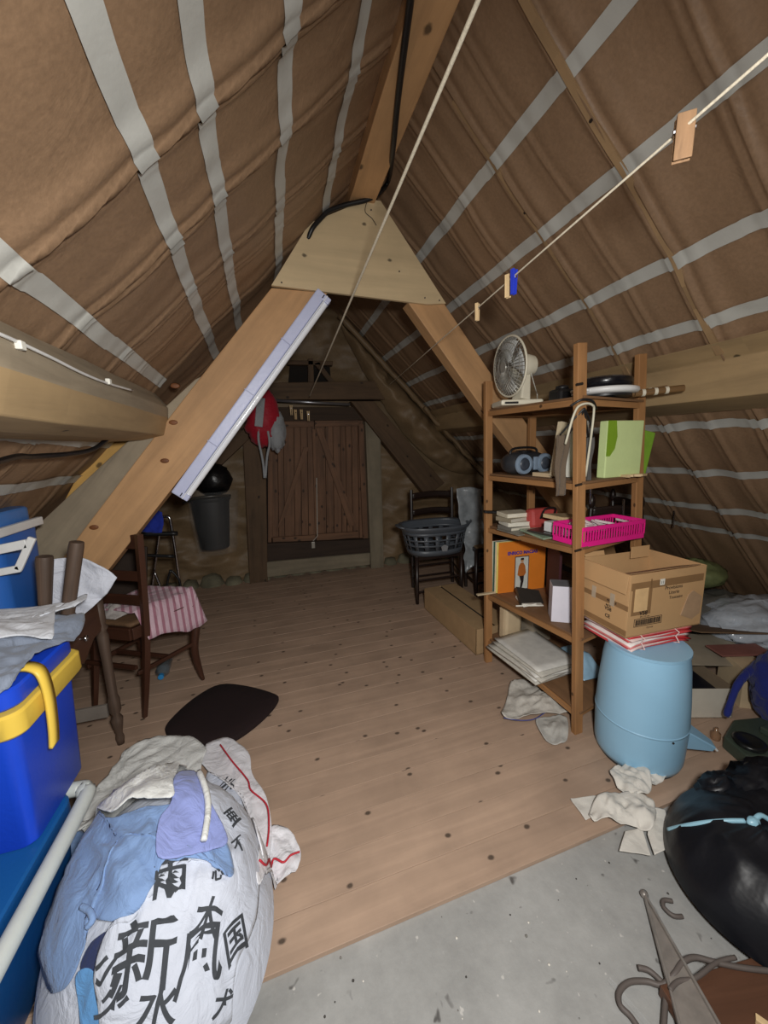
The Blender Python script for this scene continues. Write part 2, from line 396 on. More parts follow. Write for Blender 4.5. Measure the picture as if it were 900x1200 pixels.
# low rubble kerb under the gable
kb = thing('rubble_kerb', 'low rubble stone footing with plaster crumbs along the foot of the gable wall', 'footing', (.6, 3.85, 0))
x = -1.6
while x < 2.6:
    L = .1+.16*random.random(); hgt = .06+.05*random.random()
    dy = 3.76+.03*random.random() if not (-.15 < x < .95) else 3.83
    def st(u, v, x=x, L=L, hgt=hgt, dy=dy):
        a = math.pi*v; xx = x+L/2+(u-.5)*L*(.98); e = (1-abs(2*u-1)**3)**.5 if abs(2*u-1) < 1 else 0
        return Vector((xx, dy+.09-math.cos(a)*-.09*1 if 0 else dy+.09+.09*-math.cos(a)*e, hgt*math.sin(a)*e*(1+.3*nz(xx*20, a*2))))
    build(MB().grid(st, 6, 6), 'stone', M_rubble, kb, smooth=True); x += L*.97
# braces, king post and verge of the gable frame
g = build(wpoly([(411, 470), (438, 470), (521, 566), (500, 582)], GY-.05, .12), 'gable_brace', M_old, bevel=.006)
tag(g, 'dark diagonal timber brace running down to the right beside the plank door', 'timber brace')
g = build(wpoly([(313, 494), (323, 470), (300, 470), (240, 540), (252, 552)], GY-.04, .1), 'gable_brace', M_old, bevel=.006)
tag(g, 'dark diagonal timber brace down to the left behind the red and white bag', 'timber brace')
kp = thing('king_post_frame', 'small framed opening with a stub post above the gable lintel', 'timber frame', at(374, 449, 3.8))
build(wpoly([(340, 424), (386, 424), (388, 448), (338, 448)], 3.84, .02), 'opening_shade', plain('void_shade', (30, 24, 18), .9), kp)  # dark sheet whose colour stands in for the shade inside the opening
build(wpoly([(361, 420), (367, 420), (368, 449), (361, 449)], GY, .07), 'stub_post', M_old, kp, bevel=.003)
build(wpoly([(368, 426), (374, 424), (392, 447), (386, 448)], GY, .05), 'strut', M_old, kp, bevel=.003)
build(wpoly([(337, 422), (390, 423), (390, 428), (337, 427)], GY, .07), 'head_piece', M_old, kp, bevel=.003)
vb = MB().tube([Vector((xx, 3.72+.03*nz(xx*7, 1), rooftop(xx)-.07+.02*nz(xx*9, 4))) for xx in np.linspace(.7, 2.3, 40)], [.028+.012*nz(q*.7, 2) for q in range(40)], 8)
tag(build(vb, 'verge_roll', M_kraft2, smooth=True), 'rolled kraft paper edge running down the gable where it meets the right roof slope', 'insulation roll')
vb = MB().tube([Vector((xx, 3.62+.03*nz(xx*7, 8), rooftop(xx)-.12+.03*nz(xx*9, 5))) for xx in np.linspace(1.5, 2.35, 30)], [.02+.012*nz(q*.9, 5) for q in range(30)], 8)
tag(build(vb, 'verge_roll', M_kraft2, smooth=True), 'second torn strip of kraft paper low on the right verge, behind the ladder-back chair', 'insulation roll')
def lump(u, v):
    xx = .72+u*1.5; zt = rooftop(xx)-.06; z0 = zt-.42*(1-abs(2*u-1)**2)-.04; z = z0+(zt-z0)*v
    return Vector((xx, 3.84-.16*math.sin(math.pi*v)*math.sin(math.pi*u)**.5-.05*(1-2*abs(nz(xx*7, z*7, 2))), z))
tag(build(MB().grid(lump, 50, 24), 'insulation_bulge', M_kraft2, smooth=True), 'crumpled bulging brown insulation packed above the right door post', 'insulation')

# ------------------------------------------------------------------ purlins, ridge, truss
def xsec(poly, y0, y1, nm, mat, lab, cat):
    mb = MB(); n = 14; N = len(poly); vs = []
    for i in range(n+1):
        t = i/n; Y = y0+(y1-y0)*t
        for (a, b) in poly: vs.append((a+.006*nz(Y*3, a*9), Y, b+.006*nz(Y*3+5, b*9)))
    fs = [tuple(range(N))[::-1], tuple(range(n*N, n*N+N))]+[(i*N+k, i*N+(k+1) % N, (i+1)*N+(k+1) % N, (i+1)*N+k) for i in range(n) for k in range(N)]
    mb.add(vs, fs, (0, 1, 0)); mb.mi = [1 if (isinstance(mat, list) and q >= 2 and (q-2) % N in (0, 1)) else 0 for q in range(len(fs))]; o = build(mb, nm, mat, bevel=.004); tag(o, lab, cat); return o
xsec([(-.50, 1.57), (-.44, 1.50), (-.445, 1.455), (-.47, 1.375), (-.56, 1.355), (-.72, 1.35)], -1.2, 2.03, 'purlin', [M_purlin, M_greyw], 'thick sawn purlin under the left roof slope, ending on the left truss leg', 'beam')
xsec([(1.60, 1.64), (1.67, 1.585), (1.675, 1.44), (1.85, 1.40), (1.86, 1.5)], -1.2, 3.9, 'purlin', M_purlin, 'long pale purlin under the right roof slope, passing behind the shelf unit', 'beam')
xsec([(.45, 2.53), (.445, 2.45), (.57, 2.45), (.585, 2.62), (.6, 2.66)], -1.2, 2.12, 'ridge_beam', M_beam, 'yellowish ridge beam along the top of the attic above the plywood gusset', 'beam')
TY = 1.98
truss = thing('roof_truss', 'A-shaped timber roof truss with orange left leg and plywood triangle at its top', 'roof truss', (.3, TY, 0))
def tp_(pts, dy, th, nm, m, label=None, g=None, bev=.004):
    P = [at(x, y, TY) for x, y in pts]; return build(MB().prism([p+Vector((0, dy, 0)) for p in P], (0, th, 0), g), nm, m, truss, bevel=bev, label=label)
q0, q1 = at(345, 340, TY), at(80, 680, TY)
tp_([(318, 337), (384, 343), (250, 511), (98, 705), (60, 745), (62, 670), (97, 622), (186, 505), (238, 438)], 0, .1, 'leg', M_beam, 'smooth orange-brown left leg of the truss', q1-q0)
tp_([(228, 444), (240, 438), (188, 506), (99, 624), (64, 672), (60, 745), (20, 790), (20, 660), (44, 614), (118, 545), (180, 488)], .012, .1, 'packing_plank', M_greyw, 'grey weathered plank along the outer edge of the left leg', q1-q0)
a0, a1 = at(500, 357, TY), at(700, 640, TY)
tp_([(478, 354), (521, 356), (577, 440), (720, 640), (735, 700), (690, 640), (565, 478)], 0, .09, 'leg', M_beam, 'paler right leg of the truss behind the shelves', a1-a0)
tp_([(429, 236), (445, 238), (521, 357), (500, 358), (318, 336), (362, 264)], -.018, .018, 'gusset', M_ply, 'pale plywood triangle closing the truss apex', (1, 0, 0), .001)
tp_([(106, 496), (165, 504), (60, 604), (38, 625)], .14, .07, 'rafter_foot', wood('yellow_pine', (214, 168, 92), .8, .6, 1.4, 12, .05, 4), 'yellow pine board between leg and roof', at(60, 604, TY)-at(165, 508, TY))
# fixings on the gusset and legs
ir = plain('iron', (60, 52, 46), .6)
mb = MB()
for x, y in ((498, 349), (515, 352), (330, 331), (435, 246), (468, 318)): mb.tube([at(x, y, TY-.018), at(x, y, TY-.022)], .004, 8)
build(mb, 'screw_heads', ir, truss)
mb = MB()
for k_, (x, y) in enumerate(((205, 452), (193, 540), (110, 618), (203, 495))):
    c_ = at(x, y, TY); mb.M = axis(c_+Vector((0, .002, 0)), (0, -1, 0)); mb.lathe([(.004, .004), (.016, .004), (.022, .0)], 14, 1, .6, True)
build(mb, 'knots', wood('knot_wood', (120, 72, 38), .6), truss, smooth=True)
# ================================================================== right side: shelf unit and what stands on it
M_shelf = wood('shelf_wood', (168, 122, 78), .72, .6, 1.6, 26, .05, 6, .2)
M_shelfd = wood('shelf_board', (132, 98, 68), .75, .65, 1.4, 18, 0, 6, .25)
SA0, SA1 = Vector((1.223, 1.198, 0)), Vector((1.118, 1.198, 1.648))
SB0, SB1 = Vector((1.154, 1.82, 0)), Vector((1.119, 1.82, 1.615))
SD0, SD1 = Vector((1.66, 1.30, 0)), Vector((1.53, 1.30, 1.648))
SE0, SE1 = Vector((1.50, 1.90, 0)), Vector((1.46, 1.90, 1.50))
sh = thing('shelf_unit', 'open rickety wooden shelf unit with square posts and thin boards loaded with clutter', 'shelf', (1.35, 1.55, 0))
for a, b in ((SA0, SA1), (SB0, SB1), (SD0, SD1), (SE0, SE1)):
    build(MB().beam(a, b, .042, .024, (0, 1, 0)), 'post', M_shelf, sh, bevel=.002)
def pp(a, b, z): t = (z-a.z)/(b.z-a.z); return a.lerp(b, t)
LV = {5: (1.452, 1.462, 1.45, 1.46), 4: (1.128, 1.122, 1.13, 1.12), 3: (.862, .828, .87, .84), 2: (.46, .43, .46, .43), 1: (.105, .145, .11, .14)}
LVZ = {}
for lv, (za, zb, zd, ze) in LV.items():
    A, B, D, E_ = pp(SA0, SA1, za), pp(SB0, SB1, zb), pp(SD0, SD1, zd), pp(SE0, SE1, ze)
    LVZ[lv] = (za+zb)/2+.008
    up = Vector((0, 0, .010))
    top = [A+Vector((.0, -.02, 0)), D+Vector((.0, -.02, 0)), E_+Vector((0, .02, 0)), B+Vector((0, .02, 0))]
    mb = MB().prism(top, up, B-A)
    if lv != 2 or True: build(mb, 'shelf_panel', M_shelfd, sh, bevel=.001)
    for a, b in (((A, B) if lv != 2 else (A, B)), (D, E_), (B, E_), (A, D)):
        o = Vector((0, 0, -.013)); build(MB().beam(a+o, b+o, .018, .024), 'rail', M_shelf, sh, bevel=.001)
def zz(lv, y):
    za, zb = LV[lv][0], LV[lv][1]; return za+(zb-za)*(y-1.2)/.62+.0105
# bolts tying the near post
for z in (1.50, .955+.17, .86): build(MB().tube([pp(SA0, SA1, z)+Vector((-.03, -.015, 0)), pp(SA0, SA1, z)+Vector((-.004, -.016, .004))], .005, 8), 'bolt', ir, sh)
# shelf-edge strip poking out to the left at the record level and a black bar above
tag(build(MB().beam((1.06, 1.80, zz(2, 1.8)+.004), (1.30, 1.795, zz(2, 1.8)+.004), .018, .008), 'thin_strip', plain('pale_strip', (196, 180, 150)), bevel=.001), 'thin pale strip of wood sticking out left under the record sleeves', 'wood strip')
tag(build(MB().beam((1.085, 1.78, zz(3, 1.8)+.09), (1.42, 1.72, zz(3, 1.8)+.06), .03, .012), 'black_bar', plain('black_plastic', (26, 26, 28), .4), bevel=.002), 'flat black bar poking out left over the paperbacks on the shelf', 'bar')

BLK = plain('black_plastic', (26, 26, 28), .4); CREAM = plain('cream_plastic', (226, 220, 200), .4, .04)
WHT = plain('white_plastic', (225, 226, 226), .4, .04); CHROME = plain('chrome', (200, 200, 205), .2, .04, metal=1)
WIRE = plain('wire_grey', (168, 166, 158), .4, .05, metal=.4)
# desk fan
fc = at(597, 430, 1.66); ax = Vector((-1, .04, -.08)).normalized()
fan = thing('desk_fan', 'cream desk fan with wire cage on the top shelf, facing left', 'fan', (fc.x+.06, fc.y, zz(5, 1.6)))
M = axis(fc, ax); R_ = .138
for sgn, dz, nm in ((1, .034, 'front_grille'), (-1, -.034, 'rear_grille')):
    mb = MB(M)
    for k in range(72):
        a = 2*math.pi*k/44
        mb.tube([(r*math.cos(a), r*math.sin(a), dz*(1-(r/R_)**3)) for r in (.022, .06, .1, .125, R_)], .0014, 4)
    for r in (.045, .08, .11): mb.tube([(r*math.cos(2*math.pi*k/36), r*math.sin(2*math.pi*k/36), dz*(1-(r/R_)**3)) for k in range(36)], .0012, 4, True)
    mb.lathe([(.0, dz*1.05), (.024, dz*1.05), (.026, dz*.95)], 20)
    o = build(mb, nm, WIRE, fan)
build(MB(M).tube([(R_*math.cos(2*math.pi*k/48), R_*math.sin(2*math.pi*k/48), 0) for k in range(48)], .0055, 6, True), 'cage_rim', CREAM, fan, smooth=True)
GL = plain('fan_blade', (196, 198, 196), .3, .03)
for k in range(4):
    a0_ = k*math.pi/2
    build(MB(M).grid(lambda u, v: Vector(((.02+.1*u)*math.cos(a0_+(v-.5)*(.5+.7*u)), (.02+.1*u)*math.sin(a0_+(v-.5)*(.5+.7*u)), .018*(v-.5)*(1-.2*u))), 8, 8), 'blade', GL, fan, smooth=True, solid=.0015)
build(MB(M).lathe([(.0, -.03), (.052, -.034), (.056, -.045), (.056, -.085), (.046, -.125), (.03, -.135), (0, -.136)], 24, cap=False), 'motor_housing', CREAM, fan, smooth=True, angle=40)
mc = M @ Vector((0, 0, -.085))
zb_ = zz(5, 1.6); bx, by = mc.x-.005, mc.y
build(MB().tube([mc+Vector((0, 0, .05)), mc+Vector((0, 0, .078))], [.006, .006], 8), 'oscillation_knob', CREAM, fan, smooth=True)
build(MB().beam(mc+Vector((.0, 0, -.03)), (bx-.02, by-.01, zb_+.028), .05, .04, (1, 0, 0), w1=.085, h1=.055), 'stand', CREAM, fan, bevel=.008)
build(MB(Matrix.Translation((bx-.05, by-.02, zb_)) @ Matrix.Rotation(-.25, 4, 'Z')).prism([(-.10, -.075, 0), (.10, -.075, 0), (.10, .075, 0), (-.10, .075, 0)], (0, 0, .026)), 'base', CREAM, fan, bevel=.008)
build(MB(Matrix.Translation((bx-.05, by-.02, zb_)) @ Matrix.Rotation(-.25, 4, 'Z')).box(-.085, -.02, -.078, -.072, .006, .016), 'button_strip', BLK, fan, bevel=.002)
build(MB().tube(catmull([mc+Vector((.01, -.03, -.03)), mc+Vector((.03, -.05, -.12)), Vector((bx+.02, by-.08, zb_+.05)), Vector((bx+.03, by-.07, zb_+.01))], 6, False), .0025, 6), 'power_cord', WIRE, fan)
# black camera-like lump
cb = thing('black_radio_case', 'small black lumpy case beside the foot of the desk fan', 'case', (1.30, 1.50, zz(5, 1.5)))
build(MB(Matrix.Translation((1.285, 1.47, zz(5, 1.47)))).box(-.045, .045, -.04, .04, 0, .06), 'body', BLK, cb, bevel=.014)
build(MB(Matrix.Translation((1.285, 1.47, zz(5, 1.47)+.06))).lathe([(.03, 0), (.026, .014), (.01, .018)], 16), 'lid', BLK, cb, smooth=True)
# round appliance: white frame with black pan on top
rp = Vector((1.36, 1.31, zz(5, 1.31)))
rg = thing('round_grill', 'round electric grill with white rim and domed black pan on the top shelf', 'grill', rp)
build(MB(Matrix.Translation(rp)).lathe([(.085, .0), (.10, .006), (.10, .014), (.07, .018)], 32), 'foot', BLK, rg, smooth=True, angle=40)
build(MB(Matrix.Translation(rp)).lathe([(.08, .016), (.118, .018), (.126, .026), (.124, .038), (.112, .042), (.09, .036), (.08, .03)], 40), 'white_rim', WHT, rg, smooth=True)
build(MB(Matrix.Translation(rp+Vector((0, 0, .036)))).lathe([(.075, 0), (.098, .012), (.103, .03), (.1, .042), (.08, .05), (0, .052)], 40, cap=False), 'pan', plain('black_enamel', (18, 18, 24), .25, .05), rg, smooth=True, angle=50)
for s_ in (-1, 1):
    c_ = rp+Vector((s_*.118, 0, .03)); build(MB().tube(catmull([c_+Vector((0, -.04, 0)), c_+Vector((s_*.03, -.02, .002)), c_+Vector((s_*.03, .02, .002)), c_+Vector((0, .04, 0))], 4, False), .006, 8), 'handle', WHT, rg, smooth=True)
# rolled papers / tubes poking out at the right end of the top shelf
for q, (dx, dy, r, lab) in enumerate(((0, 0, .014, 'brown cardboard tube lying on the top shelf, its open end sticking out right'), (-.03, .045, .011, 'thin striped tube lying behind the brown tube on the top shelf'))):
    p0 = Vector((1.44+dx, 1.24+dy, zz(5, 1.3)+r)); p1 = Vector((1.60+dx, 1.16+dy, zz(5, 1.3)+r+.012+q*.01))
    t_ = thing('cardboard_tube', lab, 'tube', p0)
    d_ = (p1-p0); L_ = d_.length
    build(MB(axis(p0, d_)).lathe([(r, 0), (r, L_), (r*.8, L_), (r*.8, L_-.03), (0, L_-.03)], 20, cap=False), 'tube', wood('tube_card', (120, 90, 56), .7, .5), t_, smooth=True, angle=40)
    for f_ in (.15, .4, .62): build(MB(axis(p0+d_*f_, d_)).lathe([(r*1.04, 0), (r*1.04, .012)], 20), 'band', plain('tube_band', (214, 208, 190), .5), t_, smooth=True, angle=40)

# --- second level: radio, cards, wooden box, folders, hanging bags
rc = Vector((1.235, 1.66, zz(4, 1.66)))
Mr = Matrix.Translation(rc) @ Matrix.Rotation(.12, 4, 'Z')
rad = thing('portable_stereo', 'rounded silver-blue and black portable CD stereo on the second shelf', 'stereo', rc)
SILV = plain('silver_blue', (150, 170, 192), .3, .04, metal=.3); DRK = plain('dark_grey_plastic', (48, 50, 54), .35, .05)
def rbody(u, v):
    a = math.pi*2*v; x = (u-.5)*.235; s_ = (1-abs(2*u-1)**4)**.4
    return Vector((x, math.cos(a)*.075*max(.02, s_), .058+math.sin(a)*.058*max(.02, s_)))
build(MB(Mr).grid(rbody, 24, 28), 'body', DRK, rad, smooth=True)
for sx in (-.065, .07):
    Ms = Mr @ Matrix.Translation((sx, -.066, .055)) @ Matrix.Rotation(math.pi/2, 4, 'X')
    build(MB(Ms).lathe([(.05, 0), (.05, .008), (.046, .016), (.034, .016), (.030, .010)], 32), 'speaker_ring', SILV, rad, smooth=True, angle=40)
    build(MB(Ms).lathe([(.032, .009), (.028, .017), (.014, .019), (0, .016)], 24, cap=False), 'speaker_cone', plain('speaker_cone', (60, 66, 76), .4), rad, smooth=True)
build(MB(Mr).box(-.008, .016, -.084, -.07, .025, .09), 'tuner_panel', SILV, rad, bevel=.004)
build(MB(Mr).tube(catmull([Vector((-.09, 0, .10)), Vector((-.075, 0, .128)), Vector((0, 0, .135)), Vector((.075, 0, .128)), Vector((.09, 0, .10))], 5, False), .006, 8), 'handle', BLK, rad, smooth=True)
build(MB(Mr).lathe([(.04, .112), (.038, .12), (0, .122)], 24, cap=False), 'disc_lid', BLK, rad, smooth=True)
CARD = plain('card_white', (222, 220, 210), .6, .03); TAN = plain('tan_card', (206, 184, 150), .7, .06)
def slab(name, lab, cat, c, size, rz=0, rx=0, mat=CARD, grp=None, ry=0, bev=.001):
    M = Matrix.Translation(c) @ Matrix.Rotation(rz, 4, 'Z') @ Matrix.Rotation(ry, 4, 'Y') @ Matrix.Rotation(rx, 4, 'X')
    a, b, h = size
    return tag(build(MB(M).box(-a/2, a/2, -b/2, b/2, 0, h), name, mat, bevel=bev), lab, cat, grp)
z4 = zz(4, 1.45)
slab('cardboard_tray', 'low cream cardboard tray lying flat in front of the portable stereo', 'tray', (1.255, 1.475, zz(4, 1.5)), (.13, .11, .018), .1, mat=TAN)
slab('paper_block', 'cream paper block standing upright, leaning against the folders', 'paper', (1.235, 1.405, z4), (.10, .022, .24), .15, ry=.16, mat=plain('cream_paper', (216, 200, 168)))
slab('paper_block', 'white ringed calendar pad standing upright behind the near shelf post', 'calendar', (1.262, 1.36, z4), (.10, .018, .25), .1, ry=.12, mat=CARD)
slab('envelope', 'small white envelope leaning on its edge behind the stereo', 'envelope', (1.36, 1.62, zz(4, 1.6)), (.07, .01, .09), .3, rx=-.2)
# folders with green
def green_box(c, rz, lab, wdt, rx=0):
    M = Matrix.Translation(c) @ Matrix.Rotation(rz, 4, 'Z') @ Matrix.Rotation(rx, 4, 'X'); t = thing('green_folder', lab, 'folder', c)
    ml = plain('lime_card', (206, 224, 160), .5, .03); md = plain('leaf_green', (124, 160, 40), .5, .05)
    build(MB(M).box(-wdt/2, wdt/2, -.02, .02, 0, .235), 'cover', ml, t, bevel=.004)
    pts = [(-wdt/2, -.0204, .235), (-wdt/2, -.0204, .09), (-wdt/2+.02, -.0204, .09), (-wdt/2+.045, -.0204, .12), (-wdt/2+.055, -.0204, .17), (-wdt/2+.045, -.0204, .235)]
    build(MB(M).prism(pts, (0, -.0012, 0)), 'green_print', md, t); return t
green_box(Vector((1.425, 1.27, zz(4, 1.25))), .05, 'lime green and white document box on the second shelf with a dark green curve', .205)
tg = thing('green_pouch', 'bright green felt folder sticking out right behind the far shelf post', 'folder', (1.62, 1.34, zz(4, 1.3)))
build(MB(Matrix.Translation((1.60, 1.345, zz(4, 1.3))) @ Matrix.Rotation(.2, 4, 'Y')).box(-.06, .06, -.012, .012, 0, .2), 'flap', plain('grass_green', (130, 176, 50), .8), tg, bevel=.006)
build(MB(Matrix.Translation((1.585, 1.325, zz(4, 1.3)-.03))).box(-.03, .03, -.006, .006, 0, .07), 'inner_sheet', CARD, tg)
def strap_bag(c, w_, h_, m, lab, nm, strap_to):
    t = thing(nm, lab, 'bag', c)
    def f(u, v): return Vector((c.x+(u-.5)*w_*(1+.1*v)+.004*math.sin(v*9), c.y-.004*math.sin(u*math.pi)+.006*math.sin(u*11+v*4), c.z-v*h_))
    build(MB().grid(f, 16, 24), 'body', m, t, smooth=True, solid=.006)
    for sgn in (-1, 1):
        build(MB().tube(catmull([strap_to, strap_to.lerp(c, .4)+Vector((sgn*w_*.25, -.004, 0)), c+Vector((sgn*w_*.38, -.003, 0))], 6, False), .004, 6), 'strap', BLK, t, smooth=True)
    return t
nail = pp(SA0, SA1, 1.415)+Vector((.0, -.022, 0))
M_bagb = cloth_mat('taupe_canvas', (98, 84, 70))
strap_bag(pp(SA0, SA1, 1.32)+Vector((-.035, .045, 0)), .05, .24, M_bagb, 'flat taupe canvas bag hanging on the left of the near shelf post', 'canvas_bag', nail)
b2 = strap_bag(pp(SA0, SA1, 1.31)+Vector((.075, .025, 0)), .035, .20, plain('dark_strap', (62, 58, 54), .6), 'narrow dark grey strap bag with buckle hanging right of the near shelf post', 'strap_bag', nail)
build(MB().tube([pp(SA0, SA1, 1.11)+Vector((.078, .02, 0)), pp(SA0, SA1, 1.04)+Vector((.076, .02, 0))], .004, 8), 'buckle', CHROME, b2)
cp = thing('looped_strap', 'cream loop of webbing looped round the near shelf post below the top shelf', 'strap', nail)
build(MB().tube(catmull([nail+Vector((-.05, .03, -.13)), nail+Vector((-.045, .0, -.02)), nail+Vector((-.02, -.005, .012)), nail+Vector((.03, -.004, .012)), nail+Vector((.055, .01, -.03)), nail+Vector((.055, .03, -.26))], 6, False), .0045, 6), 'webbing', plain('webbing', (205, 200, 180), .8), cp, smooth=True)
build(MB().tube(catmull([nail+Vector((-.045, .02, .01)), nail+Vector((-.02, -.006, .03)), nail+Vector((.03, -.006, .025)), nail+Vector((.075, .02, -.0))], 6, False), .0045, 6), 'black_cord', BLK, cp, smooth=True)
for q in range(5): slab('clothes_peg', 'wooden clothes peg lying loose at the right end of the second shelf', 'clothes peg', (1.42+.026*q, 1.235+.01*(q % 2), zz(4, 1.24)), (.012, .05, .010), .5*(q-2)+.9, mat=plain('peg_wood', (206, 180, 140), .6), grp='loose pegs on the second shelf')

# --- third level: paperbacks, red case, pink basket, white box
z3 = lambda y: zz(3, y)
bk = [('two cream paperbacks', 0)]
cols = [(214, 208, 190), (226, 222, 208), (196, 190, 176), (222, 216, 200)]
for q in range(4):
    t = thing('paperback', ['bottom grey-edged book of the paperback stack on the third shelf', 'second book from the bottom of the paperback stack on the third shelf', 'third book of the paperback stack with a grey-beige edge', 'topmost cream paperback of the stack on the third shelf'][q], 'book', (1.19, 1.68, z3(1.7)+.02*q), 'paperback stack on the third shelf')
    M = Matrix.Translation((1.20+.012*(q % 2), 1.66+.01*q, z3(1.66)+.0005+.0215*q)) @ Matrix.Rotation([.1, -.12, .2, -.05][q], 4, 'Z')
    build(MB(M).box(-.07, .07, -.05, .05, .002, .019), 'pages', plain('pages%d' % q, cols[q]), t)
    build(MB(M).box(-.073, .073, -.052, .052, .0, .002).box(-.073, .073, -.052, .052, .019, .021).box(-.074, -.072, -.052, .052, 0, .021), 'cover', plain('cover%d' % q, [(120, 116, 108), (224, 220, 206), (150, 140, 120), (214, 206, 184)][q]), t)
rd = thing('red_case', 'rounded dusty red case leaning behind the paperbacks', 'case', (1.34, 1.66, z3(1.6)))
build(MB(Matrix.Translation((1.335, 1.62, z3(1.6))) @ Matrix.Rotation(-.15, 4, 'X')).box(-.085, .085, -.03, .03, 0, .105), 'shell', plain('dusty_red', (178, 70, 66), .5), rd, bevel=.02)
build(MB().tube(catmull([Vector((1.29, 1.58, z3(1.6)+.06)), Vector((1.30, 1.56, z3(1.6)+.11)), Vector((1.36, 1.56, z3(1.6)+.11)), Vector((1.37, 1.58, z3(1.6)+.07))], 4, False), .005, 6), 'handle', BLK, rd)
slab('wooden_tray', 'pale wooden tray tipped on top of the white box on the third shelf', 'tray', (1.31, 1.44, z3(1.45)+.072), (.15, .12, .018), .1, ry=.08, mat=plain('peg_wood', (206, 180, 140), .6))
slab('white_box', 'flat white box running behind the near post on the third shelf', 'box', (1.325, 1.39, z3(1.4)+.022), (.24, .13, .045), .08, mat=WHT)
slab('magazine', 'dark glossy magazine under the flat white box on the third shelf', 'magazine', (1.285, 1.43, z3(1.43)+.0125), (.23, .2, .009), .25, mat=plain('dark_gloss', (58, 54, 50), .3))
slab('magazine', 'green and white magazine lying under the dark one on the third shelf', 'magazine', (1.25, 1.47, z3(1.47)+.001), (.19, .2, .009), -.1, mat=plain('magazine_green', (150, 170, 146), .4, .3, 30))
slab('magazine', 'grey magazine hanging over the shelf edge below the paperbacks', 'magazine', (1.155, 1.60, z3(1.6)-.002), (.1, .16, .005), .1, mat=plain('magazine_grey', (130, 126, 116), .4, .3, 30))
# pink basket with slots
pk = thing('pink_basket', 'bright pink slotted plastic basket holding pegs on the third shelf', 'basket', (1.40, 1.25, z3(1.25)))
PINK = plain('pink_plastic', (232, 36, 140), .4, .04)
Mp = Matrix.Translation((1.345, 1.275, z3(1.27)+.001)) @ Matrix.Rotation(.08, 4, 'Z')
bw, bd, bh = .36, .15, .082
build(MB(Mp).box(-bw/2+.01, bw/2-.01, -bd/2+.01, bd/2-.01, 0, .004), 'bottom', PINK, pk)
for yy in (-bd/2, bd/2):
    mb = MB(Mp); mb.box(-bw/2, bw/2, yy-.0015, yy+.0015, 0, .022).box(-bw/2, bw/2, yy-.003, yy+.003, .066, bh)
    for k in range(25):
        x_ = -bw/2+bw*k/24; mb.box(x_-.0028, x_+.0028, yy-.0015, yy+.0015, .02, .068)
    build(mb, 'slotted_side', PINK, pk)
for xx in (-bw/2, bw/2):
    mb = MB(Mp); mb.box(xx-.0015, xx+.0015, -bd/2, bd/2, 0, .022).box(xx-.003, xx+.003, -bd/2, bd/2, .066, bh)
    for k in range(10):
        y_ = -bd/2+bd*k/9; mb.box(xx-.0015, xx+.0015, y_-.0028, y_+.0028, .02, .068)
    build(mb, 'slotted_end', PINK, pk)
for q in range(12):
    p = Mp @ Vector((-.14+.025*q+.01*random.random(), -.03+.07*random.random(), .035+.028*random.random()))
    slab('clothes_peg', 'pale clothes peg among those heaped in the pink basket', 'clothes peg', p, (.012, .07, .01), random.random()*3, rx=.5*random.random(), mat=plain('pale_peg', (210, 196, 196), .5), grp='pegs heaped in the pink basket')

# --- fourth level: records, white box, books
z2 = lambda y: zz(2, y)
rx0 = at(581, 696, 1.79).x
sw = .30
import mathutils
def put_text(body, size, M, mat, name, parent, ext=.0006, bold=0):
    cu = bpy.data.curves.new(name, 'FONT'); cu.body = body; cu.size = size; cu.extrude = ext; cu.offset = bold; cu.align_x = 'CENTER'
    ob = bpy.data.objects.new('tmp', cu); COL.objects.link(ob)
    me = bpy.data.meshes.new_from_object(ob.evaluated_get(bpy.context.evaluated_depsgraph_get()))
    COL.objects.unlink(ob); bpy.data.objects.remove(ob)
    mb = MB(M); mb.add([v.co.copy() for v in me.vertices], [tuple(p.vertices) for p in me.polygons], (1, 0, 0))
    return build(mb, name, mat, parent)
ORG = plain('orange_print', (226, 130, 44), .45, .04)
recs = [(-.020, (228, 216, 120), 'yellow-edged record sleeve just behind the orange one'), (-.028, (214, 200, 170), 'cream record sleeve second behind the orange one'), (-.037, (60, 90, 80), 'dark green record sleeve third behind the orange one'), (-.045, (210, 210, 190), 'pale record sleeve fourth behind the orange one'), (-.052, (120, 60, 40), 'brown record sleeve at the back of the row')]
recp = Vector((rx0+.004, 1.775, z2(1.78)+.002)); Mrec = Matrix.Translation(recp) @ Matrix.Rotation(-.06, 4, 'Z')
rt = thing('record_sleeve', 'orange record sleeve with blue lettering and a standing man, front of the row', 'record', recp, 'record sleeves on the fourth shelf')
build(MB(Mrec).box(0, sw, 0, .004, 0, sw), 'sleeve', ORG, rt, bevel=.0008)
def rq(x, z): return Mrec @ Vector((x*sw, -.0008, z*sw))
def rpatch(pts, nm, mat, d=0): build(MB().prism([rq(x, z)+Vector((0, -d, 0)) for x, z in pts], (0, -.0004, 0)), nm, mat, rt)
put_text('ENRICO MACIAS', .0255, Mrec @ Matrix.Translation((sw*.5, -.0006, sw*.745)) @ Matrix.Rotation(math.pi/2, 4, 'X'), plain('blue_print', (62, 50, 150), .5, .02), 'lettering', rt, .0003, .0012)
rpatch([(.34, .03), (.64, .03), (.64, .70), (.34, .70)], 'photo_border', plain('photo_border', (60, 46, 60)))
rpatch([(.355, .045), (.625, .045), (.625, .685), (.355, .685)], 'photo', plain('photo_pale', (206, 208, 200)), .0006)
rpatch([(.40, .33), (.42, .5), (.46, .57), (.52, .57), (.56, .5), (.58, .36), (.54, .30), (.44, .30)], 'printed_jacket', plain('print_jacket', (176, 100, 40)), .0011)
